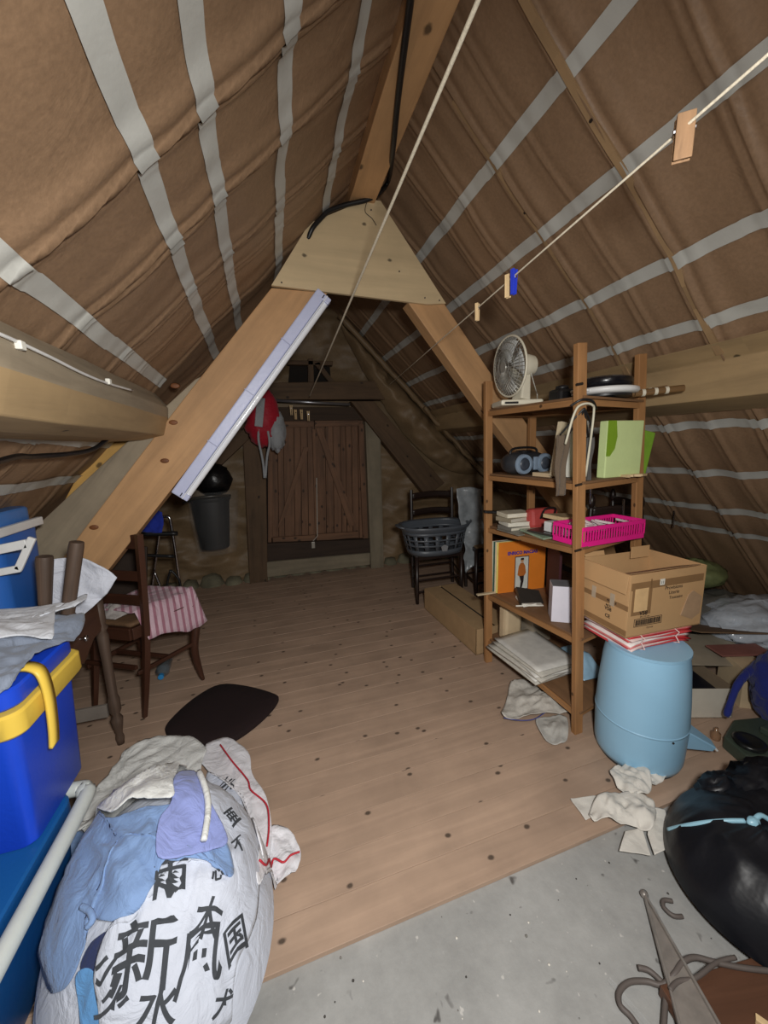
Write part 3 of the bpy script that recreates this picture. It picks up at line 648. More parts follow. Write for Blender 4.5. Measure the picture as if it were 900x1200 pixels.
rpatch([(.44, .31), (.54, .31), (.535, .2), (.50, .06), (.46, .06), (.475, .2)], 'printed_trousers', plain('print_dark', (40, 30, 30)), .0011)
rpatch([(.465, .58), (.52, .58), (.525, .64), (.46, .64)], 'printed_face', plain('print_skin', (190, 140, 100)), .0011)
rpatch([(.455, .625), (.53, .625), (.525, .665), (.465, .665)], 'printed_hair', plain('print_dark', (40, 30, 30)), .0015)
for i_, (dy, c_, lab) in enumerate(recs):
    M = Mrec @ Matrix.Translation((-.006-.0055*i_, -dy-.010, 0)); t = thing('record_sleeve', lab, 'record', M @ Vector((0, 0, 0)), 'record sleeves on the fourth shelf')
    build(MB(M).box(0, sw, 0, .004, 0, sw+.001*i_), 'sleeve', plain('sleeve%d' % i_, c_, .5), t, bevel=.0006)
slab('maroon_board', 'dark maroon folder standing beside the orange record sleeve', 'folder', (1.37, 1.56, z2(1.5)+.002), (.012, .22, .30), -.45, mat=plain('maroon', (58, 14, 24), .6))
slab('photo_album', 'black photo album with white edges tilted against the record sleeve', 'album', (1.265, 1.615, z2(1.6)+.012), (.13, .115, .022), -.25, ry=.2, rx=.45, mat=[plain('dark_gloss', (58, 54, 50), .3)])
slab('album_pages', 'white-edged book under the tilted black photo album', 'book', (1.255, 1.60, z2(1.6)+.001), (.11, .11, .012), -.3, ry=.1, mat=CARD)
wb = thing('white_carton', 'tall plain white carton at the near end of the fourth shelf', 'box', (1.28, 1.38, z2(1.38)))
Mw = Matrix.Translation((1.262, 1.375, z2(1.375)+.001)) @ Matrix.Rotation(-.55, 4, 'Z')
build(MB(Mw).box(-.05, .05, -.045, .045, 0, .175), 'carton', plain('carton_white', (222, 220, 232), .5, .02), wb, bevel=.002)
build(MB(Mw).box(-.049, .049, -.044, .044, .175, .1765), 'top_flap', plain('grey_flap', (120, 120, 124), .6), wb)
for q in range(2): tag(build(MB().tube([(1.16+.03*q, 1.58-.02*q, z2(1.6)+.004), (1.245, 1.53, z2(1.55)+.012+.008*q)], .004, 6), 'white_stick', CARD), ['thin white stick lying across the fourth shelf edge', 'shorter white stick crossing the first on the fourth shelf'][q], 'stick')
# --- bottom level: newspapers, carton, blue plastic
z1_ = lambda y: zz(1, y)
npap = [(1.25, 1.57, .28, .38, .1), (1.26, 1.56, .27, .37, .02), (1.25, 1.55, .28, .37, .16), (1.27, 1.54, .27, .36, -.05), (1.255, 1.54, .26, .36, .1), (1.26, 1.55, .25, .35, .04)]
nm_ = [plain('newsprint', (196, 192, 182), .8, .12, 40), plain('glossy_white', (214, 212, 206), .4, .1, 20)]
poss = ['bottom', 'second from bottom', 'third from bottom', 'fourth from bottom', 'fifth from bottom', 'top']
for q, (x_, y_, a_, b_, r_) in enumerate(npap):
    M = Matrix.Translation((x_, y_, z1_(1.55)+.004+.0125*q)) @ Matrix.Rotation(r_, 4, 'Z')
    mb = MB(M).grid(lambda u, v: Vector(((u-.5)*a_, (v-.5)*b_, .006*math.sin(u*3+q)*v+.0006)), 8, 8)
    tag(build(mb, 'newspaper', nm_[q % 2], smooth=True, solid=.009), '%s newspaper of the loose stack on the lowest shelf' % poss[q], 'newspaper', 'newspapers on the lowest shelf')
slab('tan_carton', 'small rounded tan carton standing under the record sleeves', 'box', (1.27, 1.78, z1_(1.75)+.001), (.12, .07, .21), .05, mat=plain('tan_card', (206, 184, 150), .7, .06), bev=.02)
slab('grey_carton', 'grey carton standing behind the newspapers on the lowest shelf', 'box', (1.42, 1.74, z1_(1.7)+.001), (.13, .1, .20), .05, mat=plain('greyish_card', (150, 140, 124), .7))
mbp = MB(Matrix.Translation((1.45, 1.45, z1_(1.45)+.001))).grid(lambda u, v: Vector(((u-.5)*.16, (v-.5)*.26, .012+.085*math.sin(u*math.pi)*math.sin(v*math.pi)*(1+.5*nz(u*5, v*5, 1)))), 16, 16)
tag(build(mbp, 'plastic_sack', plain('pale_blue_film', (150, 186, 210), .25, .15), smooth=True, solid=.002), 'crumpled pale blue plastic sack at the back of the lowest shelf', 'plastic sack')
# long narrow carton on the floor left of the shelf
lb = thing('long_carton', 'long low cardboard carton on the floor left of the shelf unit', 'box', (1.17, 2.3, 0))
c0 = fl(517, 742); CB = plain('carton_brown', (176, 146, 108), .75, .08)
Ml = Matrix.Translation((1.26, 2.28, .0)) @ Matrix.Rotation(.05, 4, 'Z')
build(MB(Ml).box(-.16, .12, -.37, .37, 0, .006).box(-.16, -.155, -.37, .37, 0, .17).box(.115, .12, -.37, .37, 0, .17).box(-.16, .12, -.37, -.365, 0, .17).box(-.16, .12, .365, .37, 0, .17), 'carton', CB, lb)
build(MB(Ml).box(-.155, -.03, -.365, .365, .166, .17), 'left_flap', CB, lb); build(MB(Ml).box(-.015, .115, -.365, .365, .166, .17), 'right_flap', CB, lb)
build(MB(Ml).box(-.03, -.015, -.3, .35, .15, .168), 'dark_strip', BLK, lb)

# ================================================================== barrel, red papers, big carton
BLU = plain('powder_blue', (150, 196, 226), .38, .03, 6, 0)
bc = Vector((1.375, 1.035, 0)); BH = .500
br = thing('blue_barrel', 'powder blue enamelled barrel with a spout near its foot', 'barrel', bc)
Mb = Matrix.Translation(bc)
build(MB(Mb).lathe([(.135, .012), (.150, .02), (.156, .04), (.158, .075), (.162, .19)], 56), 'lower_body', BLU, br, smooth=True, angle=50)
build(MB(Mb).lathe([(.158, .188), (.1635, .19), (.1635, .196), (.158, .2)], 56), 'seam', BLU, br, smooth=True)
build(MB(Mb).lathe([(.162, .197), (.157, .3), (.147, .43), (.138, .488)], 56), 'upper_body', BLU, br, smooth=True, angle=50)
build(MB(Mb).lathe([(.138, .486), (.143, .488), (.143, .499), (.0, .500)], 56, cap=False), 'lid', BLU, br, smooth=True, angle=40)
build(MB(Mb).lathe([(.13, 0), (.14, .002), (.14, .014), (.13, .016)], 48), 'foot_ring', plain('barrel_foot', (60, 62, 64), .6), br, smooth=True)
# spout
sp0 = bc+Vector((.11, -.105, .14))
sd = Vector((.75, -.55, 0)).normalized(); sn = Vector((-sd.y, sd.x, 0))
root = bc+sd*.15
P_ = [root+sn*.05+Vector((0, 0, .17)), root-sn*.05+Vector((0, 0, .17)), root-sn*.025+Vector((0, 0, .075)), root+sn*.025+Vector((0, 0, .075))]
Q_ = [root+sd*.105+sn*.022+Vector((0, 0, .105)), root+sd*.105-sn*.022+Vector((0, 0, .105)), root+sd*.10-sn*.014+Vector((0, 0, .08)), root+sd*.10+sn*.014+Vector((0, 0, .08))]
build(MB().add(P_+Q_, [(0, 1, 2, 3), (4, 7, 6, 5), (0, 4, 5, 1), (1, 5, 6, 2), (2, 6, 7, 3), (3, 7, 4, 0)], sd), 'spout', BLU, br, bevel=.004)
build(MB().tube([root+sd*.10+Vector((0, 0, .098)), root+sd*.118+Vector((0, 0, .078))], [.006, .004], 8), 'drip_lip', WHT, br)
bv = at(731, 843, .9); an = (Vector((731/1, 0, 0)))
build(MB(axis(bc+Vector((-.035, -.161, .185)), (-.2, -1, 0))).lathe([(.004, 0), (.004, .003), (0, .004)], 10, cap=False), 'rivet', ir, br)
# stack of red-and-white papers
_cn, _cr = fl(733, 748, BH+.06), fl(820, 731, BH+.06); _e = (_cr-_cn); _L = _e.length; _e.normalize(); brot = math.atan2(_e.y, _e.x)
bctr = _cn+_e*_L/2+Vector((-_e.y, _e.x, 0))*.115; bctr.z = 0
reds = [(206, 70, 74), (226, 200, 196), (190, 40, 48), (214, 120, 118), (232, 226, 222)]
ps = thing('paper_bundle', 'tied bundle of red and white printed sheets squashed between barrel and carton', 'paper bundle', bc+Vector((0, 0, BH)))
for q in range(9):
    M = Matrix.Translation(bctr+Vector((-.012+.004*(q % 3), 0, BH+.003+.0062*q))) @ Matrix.Rotation(brot+.05*math.sin(q*2.3), 4, 'Z')
    mb = MB(M).grid(lambda u, v: Vector(((u-.5)*(.30), (v-.5)*.225, .0009*math.sin(u*9+q)-.012*abs(2*u-1)**4*(q < 5))), 12, 6)
    build(mb, 'sheet', plain('red_paper%d' % (q % 5), reds[q % 5], .5, .12, 30), ps, smooth=True, solid=.0045)
for a_ in (-.11, .06):
    M = Matrix.Translation(bctr+Vector((0, 0, BH+.03))) @ Matrix.Rotation(brot, 4, 'Z')
    build(MB(M).tube(catmull([Vector((a_, -.112, .028)), Vector((a_, -.118, 0)), Vector((a_+.006, -.112, -.03)), Vector((a_, .112, -.03)), Vector((a_, .116, 0)), Vector((a_, .112, .028))], 3, True), .0022, 5, True), 'string', plain('string_pink', (232, 200, 196)), ps)
# big open carton
KB = plain('kraft_box', (190, 152, 108), .7, .06, 5, .0006, 40); KD = plain('kraft_box_in', (150, 118, 84), .75, .08)
TAPE = plain('brown_tape', (140, 108, 74), .3, .06); INK = plain('box_ink', (40, 30, 24), .7, .02, bump=0)
Z0 = BH+.060
c_n = at(733, 748, .93); 
cz = Z0
cn = fl(733, 748, cz); cl = fl(676, 716, cz); cr = fl(820, 731, cz)
ex = (cr-cn); ey = (cl-cn); ex.z = ey.z = 0
LX, LY = ex.length, ey.length
ex.normalize(); ey = Vector((-ex.y, ex.x, 0)); LY = .24
bt = thing('carton_box', 'big open brown cardboard carton with barcode and handwriting on top of the blue barrel', 'box', cn)
Mc = Matrix((ex, ey, Vector((0, 0, 1)))).transposed().to_4x4(); Mc.translation = cn
HB = .246
mb = MB(Mc)
build(MB(Mc).box(0, LX, 0, LY, 0, .004), 'bottom', KB, bt)
build(MB(Mc).box(0, LX, 0, .004, 0, HB), 'front_side', KB, bt, bevel=.001)
build(MB(Mc).box(0, .004, .004, LY, 0, HB), 'left_side', KB, bt, bevel=.001)
build(MB(Mc).box(LX-.004, LX, .004, LY, 0, HB), 'right_side', KB, bt, bevel=.001)
build(MB(Mc).box(.004, LX-.004, LY-.004, LY, 0, HB), 'back_side', KB, bt, bevel=.001)
# flaps
def flap(p0, p1, out, L, nm, m=KB, t=.0035): 
    p0, p1, out = Mc @ Vector(p0), Mc @ Vector(p1), Mc.to_3x3() @ Vector(out)
    out = out.normalized()*L; n = (p1-p0).cross(out).normalized()*t
    build(MB().prism([p0, p1, p1+out, p0+out], n), nm, m, bt, bevel=.0008)
flap((0, LY*.02, HB), (0, LY*.98, HB), (-.12, 0, -1), .075, 'left_flap')
flap((.01, .008, HB), (LX-.02, .008, HB-.0), (0, .9, -.35), .085, 'front_flap', KD)
flap((LX-.14, LY-.03, HB-.02), (LX-.04, LY-.03, HB-.02), (.1, .1, 1), .05, 'back_flap')
flap((.02, LY, HB), (.12, LY, HB), (0, .3, .95), .02, 'torn_flap')
# prints on the front: local (x along, z up)
def fp(x0, x1, z0, z1, nm, mat, d=.0008): build(MB(Mc).box(x0, x1, -d, -.0001, z0, z1), nm, mat, bt)
fp(.02*LX, .97*LX, .185, .214, 'tape_strip', TAPE); fp(.26*LX, .28*LX, .14, .222, 'tape_strip', TAPE)
fp(.07*LX, .24*LX, .10, .19, 'pasted_label', plain('pale_label', (214, 178, 130), .6), .0012); fp(.04*LX, .29*LX, .085, .205, 'tape_patch', TAPE, .0005)
fp(.38*LX, .44*LX, .192, .216, 'sticker', CARD, .0014)
fp(.09*LX, .45*LX, .038, .040, 'barcode_frame', INK); fp(.09*LX, .45*LX, .068, .070, 'barcode_frame', INK); fp(.09*LX, .095*LX, .038, .070, 'barcode_frame', INK); fp(.445*LX, .45*LX, .038, .07, 'barcode_frame', INK)
mb = MB(Mc); x_ = .11*LX
while x_ < .43*LX:
    w_ = .0008+.0022*random.random(); mb.box(x_, x_+w_, -.0009, -.0001, .043, .065); x_ += w_+.0008+.0016*random.random()
o = build(mb, 'barcode', INK, bt); o['kind'] = 'stuff'
RXM = Matrix.Rotation(math.pi/2, 4, 'X')
put_text('V58', .024, Mc @ Matrix.Translation((.2*LX, -.0008, .083)) @ RXM, INK, 'print', bt, .0002, .0006)
put_text('Weight', .010, Mc @ Matrix.Translation((.18*LX, -.0008, .105)) @ RXM, INK, 'print', bt, .0002)
put_text('29 x 12 cm', .010, Mc @ Matrix.Translation((.22*LX, -.0008, .073)) @ RXM, INK, 'print', bt, .0002)
put_text('CE 2154', .009, Mc @ Matrix.Translation((.3*LX, -.0008, .025)) @ RXM, INK, 'print', bt, .0002)
put_text('11', .016, Mc @ Matrix.Translation((.41*LX, -.0016, .197)) @ RXM, INK, 'sticker_print', bt, .0002)
put_text('Provisions', .021, Mc @ Matrix.Translation((.57*LX, -.0012, .170)) @ RXM, INK, 'handwriting', bt, .0002)
put_text('Literie', .020, Mc @ Matrix.Translation((.58*LX, -.0012, .150)) @ RXM, INK, 'handwriting', bt, .0002)
put_text('Toussaint', .017, Mc @ Matrix.Translation((.61*LX, -.0012, .130)) @ RXM, INK, 'handwriting', bt, .0002)
tq = [(.70, .055), (.78, .135), (.84, .15), (.97, .12), (.96, .05), (.86, .03)]
build(MB(Mc).prism([(a*LX, -.0004, b) for a, b in tq], (0, -.003, 0)), 'torn_patch', plain('torn_card', (166, 136, 106), .8), bt)
def lp(y0, y1, z0, z1, nm, mat, d=.0008): build(MB(Mc).box(-d, -.0001, y0, y1, z0, z1), nm, mat, bt)
lp(.0, LY, .105, .125, 'tape_strip', TAPE); lp(0, LY, .006, .028, 'tape_strip', TAPE)
MLp = Mc @ Matrix.Rotation(-math.pi/2, 4, 'Z') @ RXM
def lt(s_, size, y, z): put_text(s_, size, Mc @ Matrix.Translation((-.0009, y, z)) @ Matrix.Rotation(-math.pi/2, 4, 'Z') @ RXM, INK, 'print', bt, .0002, .0004)
lt('V58', .020, LY*.36, .075); lt('CE', .02, LY*.36, .045); lt('FRAGILE', .012, LY*.3, .112); lt('kg 12', .010, LY*.36, .093)
for y_ in (.06, .15): lp(y_, y_+.02, .10, .15, 'tape_strip', plain('clear_tape', (180, 165, 145), .2), .0014)
# ================================================================== left side: cool boxes
def rbox(M, x0, x1, y0, y1, z0, z1, r=.03, taper=0.0, n=5, mb=None, top=True):
    """rounded-corner box body; taper shrinks the foot"""
    mb = mb or MB(M); mb.M = M
    def ring(z, k):
        P = []
        X0, X1, Y0, Y1 = x0+k, x1-k, y0+k, y1-k
        for cx, cy, a0 in ((X1-r, Y1-r, 0), (X0+r, Y1-r, 90), (X0+r, Y0+r, 180), (X1-r, Y0+r, 270)):
            for q in range(n+1): a = math.radians(a0+90*q/n); P.append((cx+r*math.cos(a), cy+r*math.sin(a), z))
        return P
    R = [ring(z0, taper+.004), ring(z0+.006, taper), ring(z1-.006, 0), ring(z1, .005)]
    N = len(R[0]); vs = sum(R, []); fs = [(i*N+k, i*N+(k+1) % N, (i+1)*N+(k+1) % N, (i+1)*N+k) for i in range(3) for k in range(N)]
    fs += [tuple(range(N))[::-1], tuple(range(3*N, 4*N))]
    return mb.add(vs, fs, (0, 0, 1))
ROY = plain('royal_blue_plastic', (26, 74, 214), .42, .04, 5, .0006, 90); ROY2 = plain('dark_blue_plastic', (30, 44, 150), .45, .05, 5, .0006, 90)
AZU = plain('azure_plastic', (24, 92, 160), .42, .05, 5, .0006, 90); YEL = plain('yellow_plastic', (240, 204, 84), .42, .04, 5, .0005)
GRY = plain('pale_grey_plastic', (206, 212, 208), .45, .04); AZ2 = plain('mid_blue_plastic', (44, 104, 190), .42, .05, 5, .0006, 90)
# lower azure cool box on the floor
c3 = thing('cool_box', 'azure blue cool box on the floor at the bottom left, with a pale grey handle', 'cool box', (-.82, .87, 0))
I4 = Matrix()
build(rbox(I4, -1.02, -.63, .56, 1.16, 0, .285, .05, .02), 'body', AZU, c3, smooth=True, angle=35)
build(rbox(I4, -1.025, -.625, .555, 1.165, .286, .342, .05), 'lid', AZU, c3, smooth=True, angle=35)
build(MB().tube(catmull([(-.66, .53, .27), (-.615, .56, .30), (-.600, .62, .31), (-.600, 1.12, .31), (-.615, 1.18, .31), (-.66, 1.2, .31), (-.98, 1.2, .31)], 6, False), .021, 10), 'carry_handle', GRY, c3, smooth=True)
# royal blue cool box with yellow band
c2 = thing('cool_box', 'royal blue cool box with yellow band and strap, shirts thrown over its lid', 'cool box', (-.82, 1.12, .345))
build(rbox(I4, -1.03, -.625, .985, 1.27, .344, .66, .03, .012), 'body', ROY, c2, smooth=True, angle=35)
build(rbox(I4, -1.04, -.600, .965, 1.285, .662, .722, .035), 'yellow_band', YEL, c2, smooth=True, angle=35)
build(rbox(I4, -1.03, -.612, .98, 1.275, .724, .772, .04), 'lid', ROY, c2, smooth=True, angle=35)
st_ = [(-.70, 1.07, .776), (-.64, 1.07, .792), (-.605, 1.065, .788), (-.585, 1.06, .765), (-.580, 1.06, .70), (-.582, 1.055, .62), (-.585, 1.05, .575)]
P_ = catmull(st_, 5, False); mb = MB()
vs = []
for p in P_: vs += [p+Vector((0, -.017, 0)), p+Vector((0, .017, 0))]
mb.add(vs, [(2*i, 2*i+1, 2*i+3, 2*i+2) for i in range(len(P_)-1)], (0, 0, 1)); build(mb, 'strap', YEL, c2, smooth=True, solid=.008)
# mid blue cool box on the table
c1 = thing('cool_box', 'tall mid-blue cool box with white loop handle, standing on the small table', 'cool box', (-.97, 1.63, .73))
build(rbox(I4, -1.06, -.885, 1.49, 1.76, .731, 1.05, .05, .01), 'body', AZ2, c1, smooth=True, angle=35)
build(rbox(I4, -1.055, -.892, 1.495, 1.755, 1.052, 1.115, .06), 'lid', plain('pale_blue_plastic', (70, 124, 196), .42, .05), c1, smooth=True, angle=35)
hw = at(44, 632, 1.48)
def wp(x, y, Y=1.472): return at(x, y, Y)
mb = MB()
mb.beam(wp(-30, 650), wp(32, 637), .012, .030).beam(wp(38, 630), wp(21, 668), .012, .022).beam(wp(-30, 676), wp(24, 666), .012, .024)
build(mb, 'loop_handle', WHT, c1, bevel=.003)
build(MB().beam((-.875, 1.47, 1.055), (-.875, 1.74, 1.055), .02, .03), 'handle_arm', WHT, c1, bevel=.004)
# small table / sewing stand with drawer
DW = wood('walnut_dark', (84, 56, 40), .65, .45, 1.6, 24, 0, 4, .2); DW2 = wood('dusty_walnut', (92, 74, 62), .65, .6, 1.6, 24, 0, 4, .3)
tb = thing('side_table', 'small dark wooden table with turned legs and a drawer, beside the blue cool boxes', 'table', (-.98, 1.6, 0))
tcr = -.745
build(MB().box(-1.22, tcr+.01, 1.38, 1.83, .705, .728, (0, 1, 0)), 'tabletop', DW2, tb, bevel=.004)
build(MB().box(-1.20, tcr-.018, 1.79, 1.805, .55, .704), 'apron', DW, tb); build(MB().box(-1.20, tcr-.018, 1.40, 1.415, .55, .704), 'apron', DW, tb)
dr = build(MB().prism([(tcr-.02, 1.40, .704), (tcr-.02, 1.80, .704), (tcr-.02, 1.80, .56), (tcr-.02, 1.70, .56), (tcr-.02, 1.6, .51), (tcr-.02, 1.5, .54), (tcr-.02, 1.40, .56)], (.014, 0, 0), (0, 1, 0)), 'drawer', DW, tb, bevel=.003)
build(MB(axis((tcr-.006, 1.60, .61), (1, 0, 0))).lathe([(.006, 0), (.006, .01), (.012, .015), (.012, .022), (0, .026)], 16, cap=False), 'knob', CHROME, dr, smooth=True)
TL_ = [(.014, 0), (.017, .03), (.013, .05), (.02, .09), (.024, .12), (.014, .14), (.023, .16), (.023, .21), (.018, .23), (.019, .40), (.022, .50), (.017, .52), (.026, .535), (.017, .55), (.022, .57), (.022, .66)]
for x_, y_ in ((tcr-.015, 1.79), (tcr-.04, 1.42), (-1.19, 1.79), (-1.19, 1.42)):
    build(MB(Matrix.Translation((x_, y_, 0))).lathe([(r, z*.84*.83/.66*1.0) for r, z in TL_], 16), 'leg', DW2, tb, smooth=True)
build(MB().box(-1.17, tcr-.04, 1.775, 1.79, .15, .21), 'stretcher', plain('dusty_board', (120, 112, 104), .8), tb, bevel=.002)
# upturned stool with two legs up
us = thing('upturned_stool', 'upturned stool with two stubby dusty wooden legs, on the small table', 'stool', (-.74, 1.42, .73))
build(MB(Matrix.Translation((-.80, 1.45, .7295))).lathe([(.08, 0), (.085, .01), (.08, .025), (0, .026)], 24, cap=False), 'seat', DW2, us, smooth=True, angle=40)
def leg_(a, b, Y, r0, r1, lab=None):
    p, q = at(*a, Y), at(*b, Y); return build(MB().tube([p, p.lerp(q, .5), p.lerp(q, .93), q], [r0, (r0+r1)/2, r1, r1*.93], 10), 'leg', DW2, us, smooth=True, angle=50)
leg_((53, 722), (52, 652), 1.44, .017, .024); leg_((79, 722), (90, 635), 1.42, .019, .021)
# cloths on and behind the stool: hung white pillowcase
def cloth_px(rows, Y, nm, mat, lab, cat, amp=.012, fr_=9, seed=0, grp=None, solid=.003, dy=None):
    """hanging cloth given by rows of pixel points at distance Y"""
    R = [[at(x, y, Y+(dy(i, j) if dy else 0)) for j, (x, y) in enumerate(r)] for i, r in enumerate(rows)]
    nu, nv = 8*(len(R)-1), 8*(len(R[0])-1)
    cols_ = [catmull(r, 8, False) for r in R]
    def f(u, v):
        a = u*(len(R)-1); i = min(int(a), len(R)-2); t = a-i; j = int(round(v*nv))
        p = cols_[i][j].lerp(cols_[i+1][j], t)
        return p+Vector((0, amp*(1-2*abs(nz(p.x*fr_, p.z*fr_, seed)))+amp*.5*nz(p.x*fr_*3, p.z*fr_*3, seed+3), 0))
    return tag(build(MB().grid(f, nu, nv), nm, mat, smooth=True, solid=solid), lab, cat, grp)
CW = cloth_mat('white_cotton', (206, 210, 222)); CGREY = cloth_mat('grey_cotton', (134, 144, 162)); CW2 = cloth_mat('white_shirt', (214, 218, 226))
cloth_px([[(58, 656), (85, 654), (112, 660), (136, 678)], [(57, 680), (85, 680), (105, 684), (125, 696)], [(57, 706), (80, 708), (95, 712), (108, 712)], [(56, 724), (80, 724), (88, 724), (96, 722)]], 1.56, 'pillowcase', CW, 'white crumpled pillowcase standing up behind the two stool legs', 'cloth', .015, 8, 1)
# shirts over the royal blue cool box
lidh = lambda x, y: .775+.055*math.exp(-((x+.83)/.14)**2-((y-1.15)/.12)**2)
def lid_h(x, y):
    z = lidh(x, y)
    if y < .98: z -= (.98-y)*1.6
    if x > -.61: z -= (x+.61)*1.2
    return z
def pxl(pts, h, zmax=.95): return [tuple(on(x, y, h, zmax)[:2]) for x, y in pts]
gs = drape([(-1.0, .955)]+pxl([(-30, 850), (4, 832), (17, 822), (26, 806), (40, 785), (62, 768), (84, 762), (99, 748), (99, 728)], lid_h)+[(-.66, 1.36), (-.85, 1.34), (-1.02, 1.25)], lid_h, .008, .020, 15, 26, 5, True, 3., .4)
tag(build(gs, 'grey_shirt', CGREY, smooth=True, solid=.003), 'blue-grey crumpled shirt spread over the lid of the royal blue cool box', 'shirt')
ws = drape([(-1.0, 1.02)]+pxl([(-30, 770), (0, 768), (30, 764), (64, 768), (67, 745), (72, 722), (98, 722), (104, 712)], lid_h)+[(-.7, 1.42), (-1.02, 1.4)], lid_h, .030, .014, 12, 22, 5, True, 9., .1)
tag(build(ws, 'white_shirt', CW2, smooth=True, solid=.003), 'white shirt folded on top of the blue-grey one at the left edge', 'shirt')

# dining chair with pink striped cloth, seen from behind, rush seat
def ubeam(P, w, h, nm, mat, par, bev=.004, w1=None):
    mb = MB(); P = [Vector(p) for p in P]; n = len(P)
    for i in range(n-1):
        k0, k1 = i/(n-1), (i+1)/(n-1); ww = lambda k: w+(0 if w1 is None else (w1-w)*k)
        mb.beam(P[i], P[i+1], ww(k0), h, (0, 1, 0), 0, ww(k1), h)
    return build(mb, nm, mat, par, bevel=0)
BR = Vector((-.71, 1.95, 0)); BL = Vector((-.98, 2.10, 0)); FR = Vector((-.49, 2.19, 0)); FLg = Vector((-.81, 2.36, 0))
MH = wood('mahogany', (72, 44, 32), .6, .4, 1.6, 24, 0, 4, .2)
dc = thing('dining_chair', 'dark mahogany dining chair with a pink striped cloth on its seat, beside the small table', 'chair', (-.74, 2.15, 0))
zt = at(163, 627, 1.93).z
for B_, nm_q in ((BR, 1), (BL, 0)):
    t_ = Vector((-.06, -.03, 0)) if nm_q else Vector((-.06, -.03, 0))
    P = catmull([B_+Vector((.0, -.0, 0)), B_+Vector((.03, .01, .22)), B_+Vector((.055, .02, .45)), B_+Vector((.07, .015, .65)), B_+Vector((.09, -.0, zt))], 5, False)
    build(MB().tube(P, [.013+.006*min(1, i/6) for i in range(len(P))], 4), 'leg', MH, dc, label='curved back post and rear leg')
for F_, s_ in ((FR, 1), (FLg, -1)):
    d = (F_-(BR+BL)/2).normalized()
    P = catmull([F_+d*.01, F_-d*.0+Vector((0, 0, .05)), F_-d*.015+Vector((0, 0, .2)), F_+d*.01+Vector((0, 0, .36)), F_-d*.005+Vector((0, 0, .46))], 5, False)
    build(MB().tube(P, [.010, .011, .012, .013, .014, .015, .016, .018, .019, .020, .021, .022, .023, .023, .023, .022, .022, .021, .02, .02, .02][:len(P)], 10), 'leg', MH, dc, smooth=True, label='cabriole front leg')
zs = .445
for a, b in ((BR, FR), (BL, FLg), (BR, BL), (FR, FLg)): build(MB().beam(a+Vector((0, 0, zs)), b+Vector((0, 0, zs)), .022, .06), 'seat_rail', MH, dc, bevel=.003)
for a, b, z in ((BR, FR, .24), (BL, FLg, .24), (BR, BL, .27), (FR.lerp(BR, .5), FLg.lerp(BL, .5), .24)): build(MB().beam(a+Vector((0, 0, z)), b+Vector((0, 0, z)), .016, .02), 'stretcher', MH, dc, bevel=.003)
def seatp(u, v): return (BR.lerp(FR, u)).lerp(BL.lerp(FLg, u), v)+Vector((0, 0, zs+.035+.008*math.sin(u*3.14)*math.sin(v*3.14)))
build(MB().grid(seatp, 10, 10), 'seat', wood('rush_seat', (112, 84, 58), .6, .8, 8, 60), dc, smooth=True, solid=.015)
for z, h_ in ((.60, .05), (.72, .05), (zt-.04, .07)):
    build(MB().beam(BR+Vector((.055+.035*(z-.45)/.5, .015, z)), BL+Vector((.055+.035*(z-.45)/.5, .015, z)), .014, h_), 'back_slat', MH, dc, bevel=.004)
def pc(u, v):
    p = seatp(.12+.98*u, -.14+.98*v); q = 0
    if v < .18: q = (.18-v)*.75*(1+.5*u)
    return p+Vector((0, 0, .048-q*1.0+.010*(1-2*abs(nz(u*4, v*5, 2)))+.012*math.sin(u*7)*(1-v)+.012*u))
PS = cloth_mat('pink_stripe', (206, 178, 190), stripe=((168, 118, 134), 10))
tag(build(MB().grid(pc, 26, 26, (.9, .3, 0)), 'striped_cloth', PS, smooth=True, solid=.003), 'pink and mauve striped cloth draped over the mahogany chair seat', 'cloth')
def pc2(u, v): p = seatp(.02+.4*u, .3+.5*v); return p+Vector((0, 0, .03+.04*math.sin(u*3.1)*math.sin(v*3.1)*(1+nz(u*6, v*6))))
tag(build(MB().grid(pc2, 16, 16), 'grey_cloth', cloth_mat('faded_grey', (170, 164, 160)), smooth=True, solid=.003), 'small crumpled grey cloth at the back of the mahogany chair seat', 'cloth')

# walking frame with blue bag, in the dark behind the chair
wk = thing('walking_frame', 'folded chrome walking frame in the dark by the back wall, left of the door', 'walking frame', (-.8, 2.95, 0))
def tpx(pts, Y, r, nm, mat, par, n=8): return build(MB().tube(catmull([at(x, y, Y) for x, y in pts], 5, False), r, n), nm, mat, par, smooth=True)
tpx([(190, 606), (198, 606), (201, 618), (206, 650), (214, 708)], 2.9, .010, 'frame_tube', CHROME, wk); tpx([(178, 612), (183, 607), (187, 618), (182, 660), (176, 706)], 3.0, .010, 'frame_tube', CHROME, wk)
tpx([(166, 626), (208, 625)], 2.88, .016, 'grip', BLK, wk); tpx([(180, 668), (196, 708)], 2.88, .010, 'brace_tube', CHROME, wk)
tpx([(150, 650), (205, 652)], 2.95, .012, 'cross_bar', BLK, wk); tpx([(150, 695), (212, 690)], 2.95, .010, 'cross_bar', BLK, wk)
tpx([(200, 668), (210, 680), (212, 700), (205, 708), (197, 700), (196, 684), (200, 668)], 2.86, .008, 'wheel_rim', BLK, wk)
cloth_px([[(163, 600), (178, 597), (190, 600)], [(162, 612), (178, 612), (191, 614)], [(163, 624), (178, 625), (190, 624)]], 2.84, 'blue_bag', cloth_mat('cobalt', (40, 60, 170)), 'small cobalt blue bag hung over the top of the walking frame', 'bag', .02, 10, 4)
